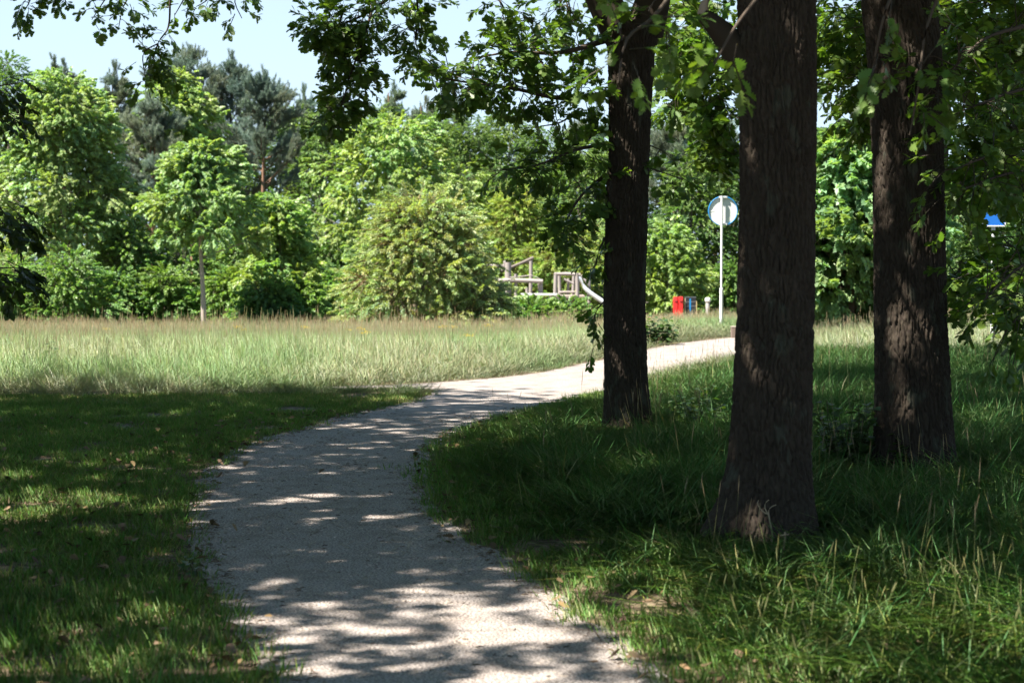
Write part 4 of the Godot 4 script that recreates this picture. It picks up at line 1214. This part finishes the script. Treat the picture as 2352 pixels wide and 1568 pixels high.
func build_plants() -> void:
	rng.seed = 9
	var plant := func(called: String, label: String, cat: String, px: float, py: float, stems: Array, shape: Array, size: float, col: Color, count: int) -> void:
		var g: Vector3 = gp(px, py)
		var o := thing(called, label, cat, Vector3(g.x, 0, g.z))
		var s := -g.z / FOCAL
		for e in stems:
			var b := MB.new()
			leafy_stem(b, shape, Vector3(e[0] * s * 0.3, -0.02, rr(-0.08, 0.08)), Vector3(e[0] * s, -e[1] * s, rr(-0.15, 0.15)), count, size, col)
			part("stem", b.done(M.oak), o)
	var fan := func(w: float, h: float, n: int) -> Array:
		var out := []
		for k in n: out.append([rr(-w, w), -h * rr(0.45, 1.0)])
		return out
	plant.call("seedling", "slender seedling with heart-shaped leaves against the thick oak trunk", "seedling", 2062, 1090, [[4, -150], [-8, -95], [14, -70]], HEART, 0.07, Color(0.07, 0.13, 0.02), 13)
	plant.call("leafy_bush", "dark round-leaved bush between the broken-limbed oak and thick oak", "bush", 1945, 1085, fan.call(75, 175, 26), HEART, 0.085, Color(0.065, 0.125, 0.035), 12)
	plant.call("leafy_bush", "dark bramble-like bush between the forked oak and broken-limbed oak", "bush", 1610, 1000, fan.call(75, 120, 22), OVAL, 0.07, Color(0.06, 0.11, 0.032), 12)
	plant.call("broadleaf_weed", "round leaf on a thin stem beside the broken-limbed oak", "weed", 1885, 1060, [[0, -75], [14, -40]], HEART, 0.1, Color(0.07, 0.12, 0.025), 4)
	plant.call("broadleaf_weed", "two broad bright leaves at the foot of the broken-limbed oak", "weed", 1685, 1262, [[2, -42], [-4, -20]], HEART, 0.075, Color(0.07, 0.13, 0.025), 4)
	plant.call("broadleaf_weed", "small leafy sprout in front of the broken-limbed oak's roots", "weed", 1830, 1275, [[4, -80], [18, -60]], OVAL, 0.06, Color(0.06, 0.11, 0.025), 6)
	plant.call("broadleaf_weed", "dark leafy weed rising alone in the sunlit meadow", "weed", 118, 850, [[0, -66], [4, -48], [-6, -42]], OVAL, 0.12, Color(0.05, 0.09, 0.035), 14)
	plant.call("broadleaf_weed", "leafy weed at the lawn's edge leaning over the grit", "weed", 440, 1320, [[6, -45], [-16, -38], [18, -20]], OVAL, 0.06, Color(0.06, 0.12, 0.03), 8)
	plant.call("broadleaf_weed", "pale leafy weed with toothed leaves in the long grass by the path", "weed", 1690, 1330, fan.call(20, 62, 6), OVAL, 0.05, Color(0.08, 0.13, 0.04), 9)
	plant.call("leafy_bush", "low leafy bush on the path's far verge beside the forked oak", "bush", 1510, 792, fan.call(55, 75, 24), OVAL, 0.14, Color(0.06, 0.115, 0.04), 12)
	# dry forked stalk and a broken stem before the nearest trunk
	var g := gp(1760, 1262)
	var o := thing("dry_stalk", "bare dry stalk with three forked tips in front of the broken-limbed oak", "stalk", Vector3(g.x, 0, g.z))
	var s := -g.z / FOCAL
	var dry := Color(0.3, 0.24, 0.16)
	var X := func(px: float, py: float) -> Vector3: return Vector3((px - 1760) * s, -(py - 1262) * s, 0)
	part("stem", log_mesh(Vector3(0, -0.03, 0), X.call(1765, 1178), 0.005, 0.004, 501, dry), o)
	for e in [[1742, 1147], [1766, 1146], [1783, 1158]]:
		part("tip", log_mesh(X.call(1765, 1180), X.call(e[0], e[1]), 0.0035, 0.002, 502, dry), o)
	g = gp(1806, 1300)
	o = thing("dry_stalk", "short snapped dry stalk standing in the long grass", "stalk", Vector3(g.x, 0, g.z))
	part("stem", log_mesh(Vector3(0, -0.03, 0), Vector3(-0.006, 0.165, 0), 0.006, 0.005, 503, dry), o)
	part("knob", log_mesh(Vector3(-0.006, 0.14, 0), Vector3(0.012, 0.155, 0.004), 0.007, 0.003, 504, dry), o)
	# yellow flowers in the meadow
	rng.seed = 31
	var flower := MB.new()
	tube(flower, [Vector3(0, 0, 0), Vector3(0.01, 0.25, 0), Vector3(0, 0.5, 0)], [0.004, 0.003, 0.003], 3, Color(0.1, 0.15, 0.05))
	for k in 14:
		var az := k * 2.4
		var p := Vector3(cos(az) * 0.035 * sqrt(k / 3.0), 0.5 + rr(-0.015, 0.02), sin(az) * 0.035 * sqrt(k / 3.0))
		leaf(flower, OVAL, p, Vector3(cos(az), 0.5, sin(az)), Vector3.UP, 0.022, 0.1, 0.1, Color(0.6, 0.42, 0.02))
	var fm := flower.done(M.grass)
	for e in [[830, 812], [838, 826], [1015, 800], [1040, 803], [800, 770], [245, 742], [252, 744], [238, 741], [1120, 790], [545, 800], [560, 772], [700, 790], [1075, 835]]:
		var p := gp(e[0], e[1] + 28)
		var f := part(numbered("yellow_flower"), fm, self, null, Transform3D(Basis(Vector3.UP, rr(0, TAU)), gnd(p.x, p.z)))
		tag(f, "small yellow flower head standing in the tall meadow grass", "flower", "yellow meadow flowers")

func _ready() -> void:
	# camera
	var cam := Camera3D.new()
	cam.name = "camera"
	var ca := CameraAttributesPhysical.new()
	ca.frustum_focal_length = 67.35
	ca.frustum_focus_distance = 15.5
	ca.frustum_near = 0.1
	ca.frustum_far = 900.0
	ca.exposure_aperture = 5.0
	cam.attributes = ca
	cam.position = EYE
	cam.rotation.x = -PITCH
	cam.near = 0.1
	cam.far = 900.0
	cam.fov = rad_to_deg(2.0 * atan(784.0 / FOCAL))
	add_child(cam)
	cam.current = true
	# sky
	var we := WorldEnvironment.new()
	we.name = "environment"
	var env := Environment.new()
	env.background_mode = Environment.BG_SKY
	var sky := Sky.new()
	var sm := ProceduralSkyMaterial.new()
	sm.sky_top_color = Color(0.045, 0.095, 0.175).linear_to_srgb()
	sm.sky_horizon_color = Color(0.24, 0.305, 0.355).linear_to_srgb()
	sm.sky_curve = 0.28
	sm.ground_bottom_color = Color(0.04, 0.045, 0.03).linear_to_srgb()
	sm.ground_horizon_color = Color(0.11, 0.13, 0.13).linear_to_srgb()
	sm.sun_angle_max = 20.0
	sky.sky_material = sm
	env.sky = sky
	env.tonemap_mode = Environment.TONE_MAPPER_LINEAR
	env.tonemap_exposure = 3.9
	env.sdfgi_enabled = true
	env.ssao_enabled = true
	env.ssil_enabled = true
	we.environment = env
	add_child(we)
	# sun
	var sun := DirectionalLight3D.new()
	sun.name = "sun"
	sun.light_energy = 1.6
	sun.light_color = Color(1.0, 0.965, 0.91)
	sun.light_angular_distance = 0.53
	sun.shadow_enabled = true
	sun.basis = Basis.looking_at(SUN.normalized(), Vector3.UP)
	add_child(sun)

	patch_noise = FastNoiseLite.new()
	patch_noise.seed = 8
	patch_noise.frequency = 0.12
	patch_noise.fractal_octaves = 3
	make_materials()
	var t0 := Time.get_ticks_msec()
	build_ground()
	print("ground ", Time.get_ticks_msec() - t0)
	build_far_trees()
	print("far ", Time.get_ticks_msec() - t0)
	build_oaks()
	print("oaks ", Time.get_ticks_msec() - t0)
	build_things()
	build_plants()
	print("things ", Time.get_ticks_msec() - t0)
	build_grass()
	print("grass ", Time.get_ticks_msec() - t0)
	build_litter()
	print("fov ", cam.fov)
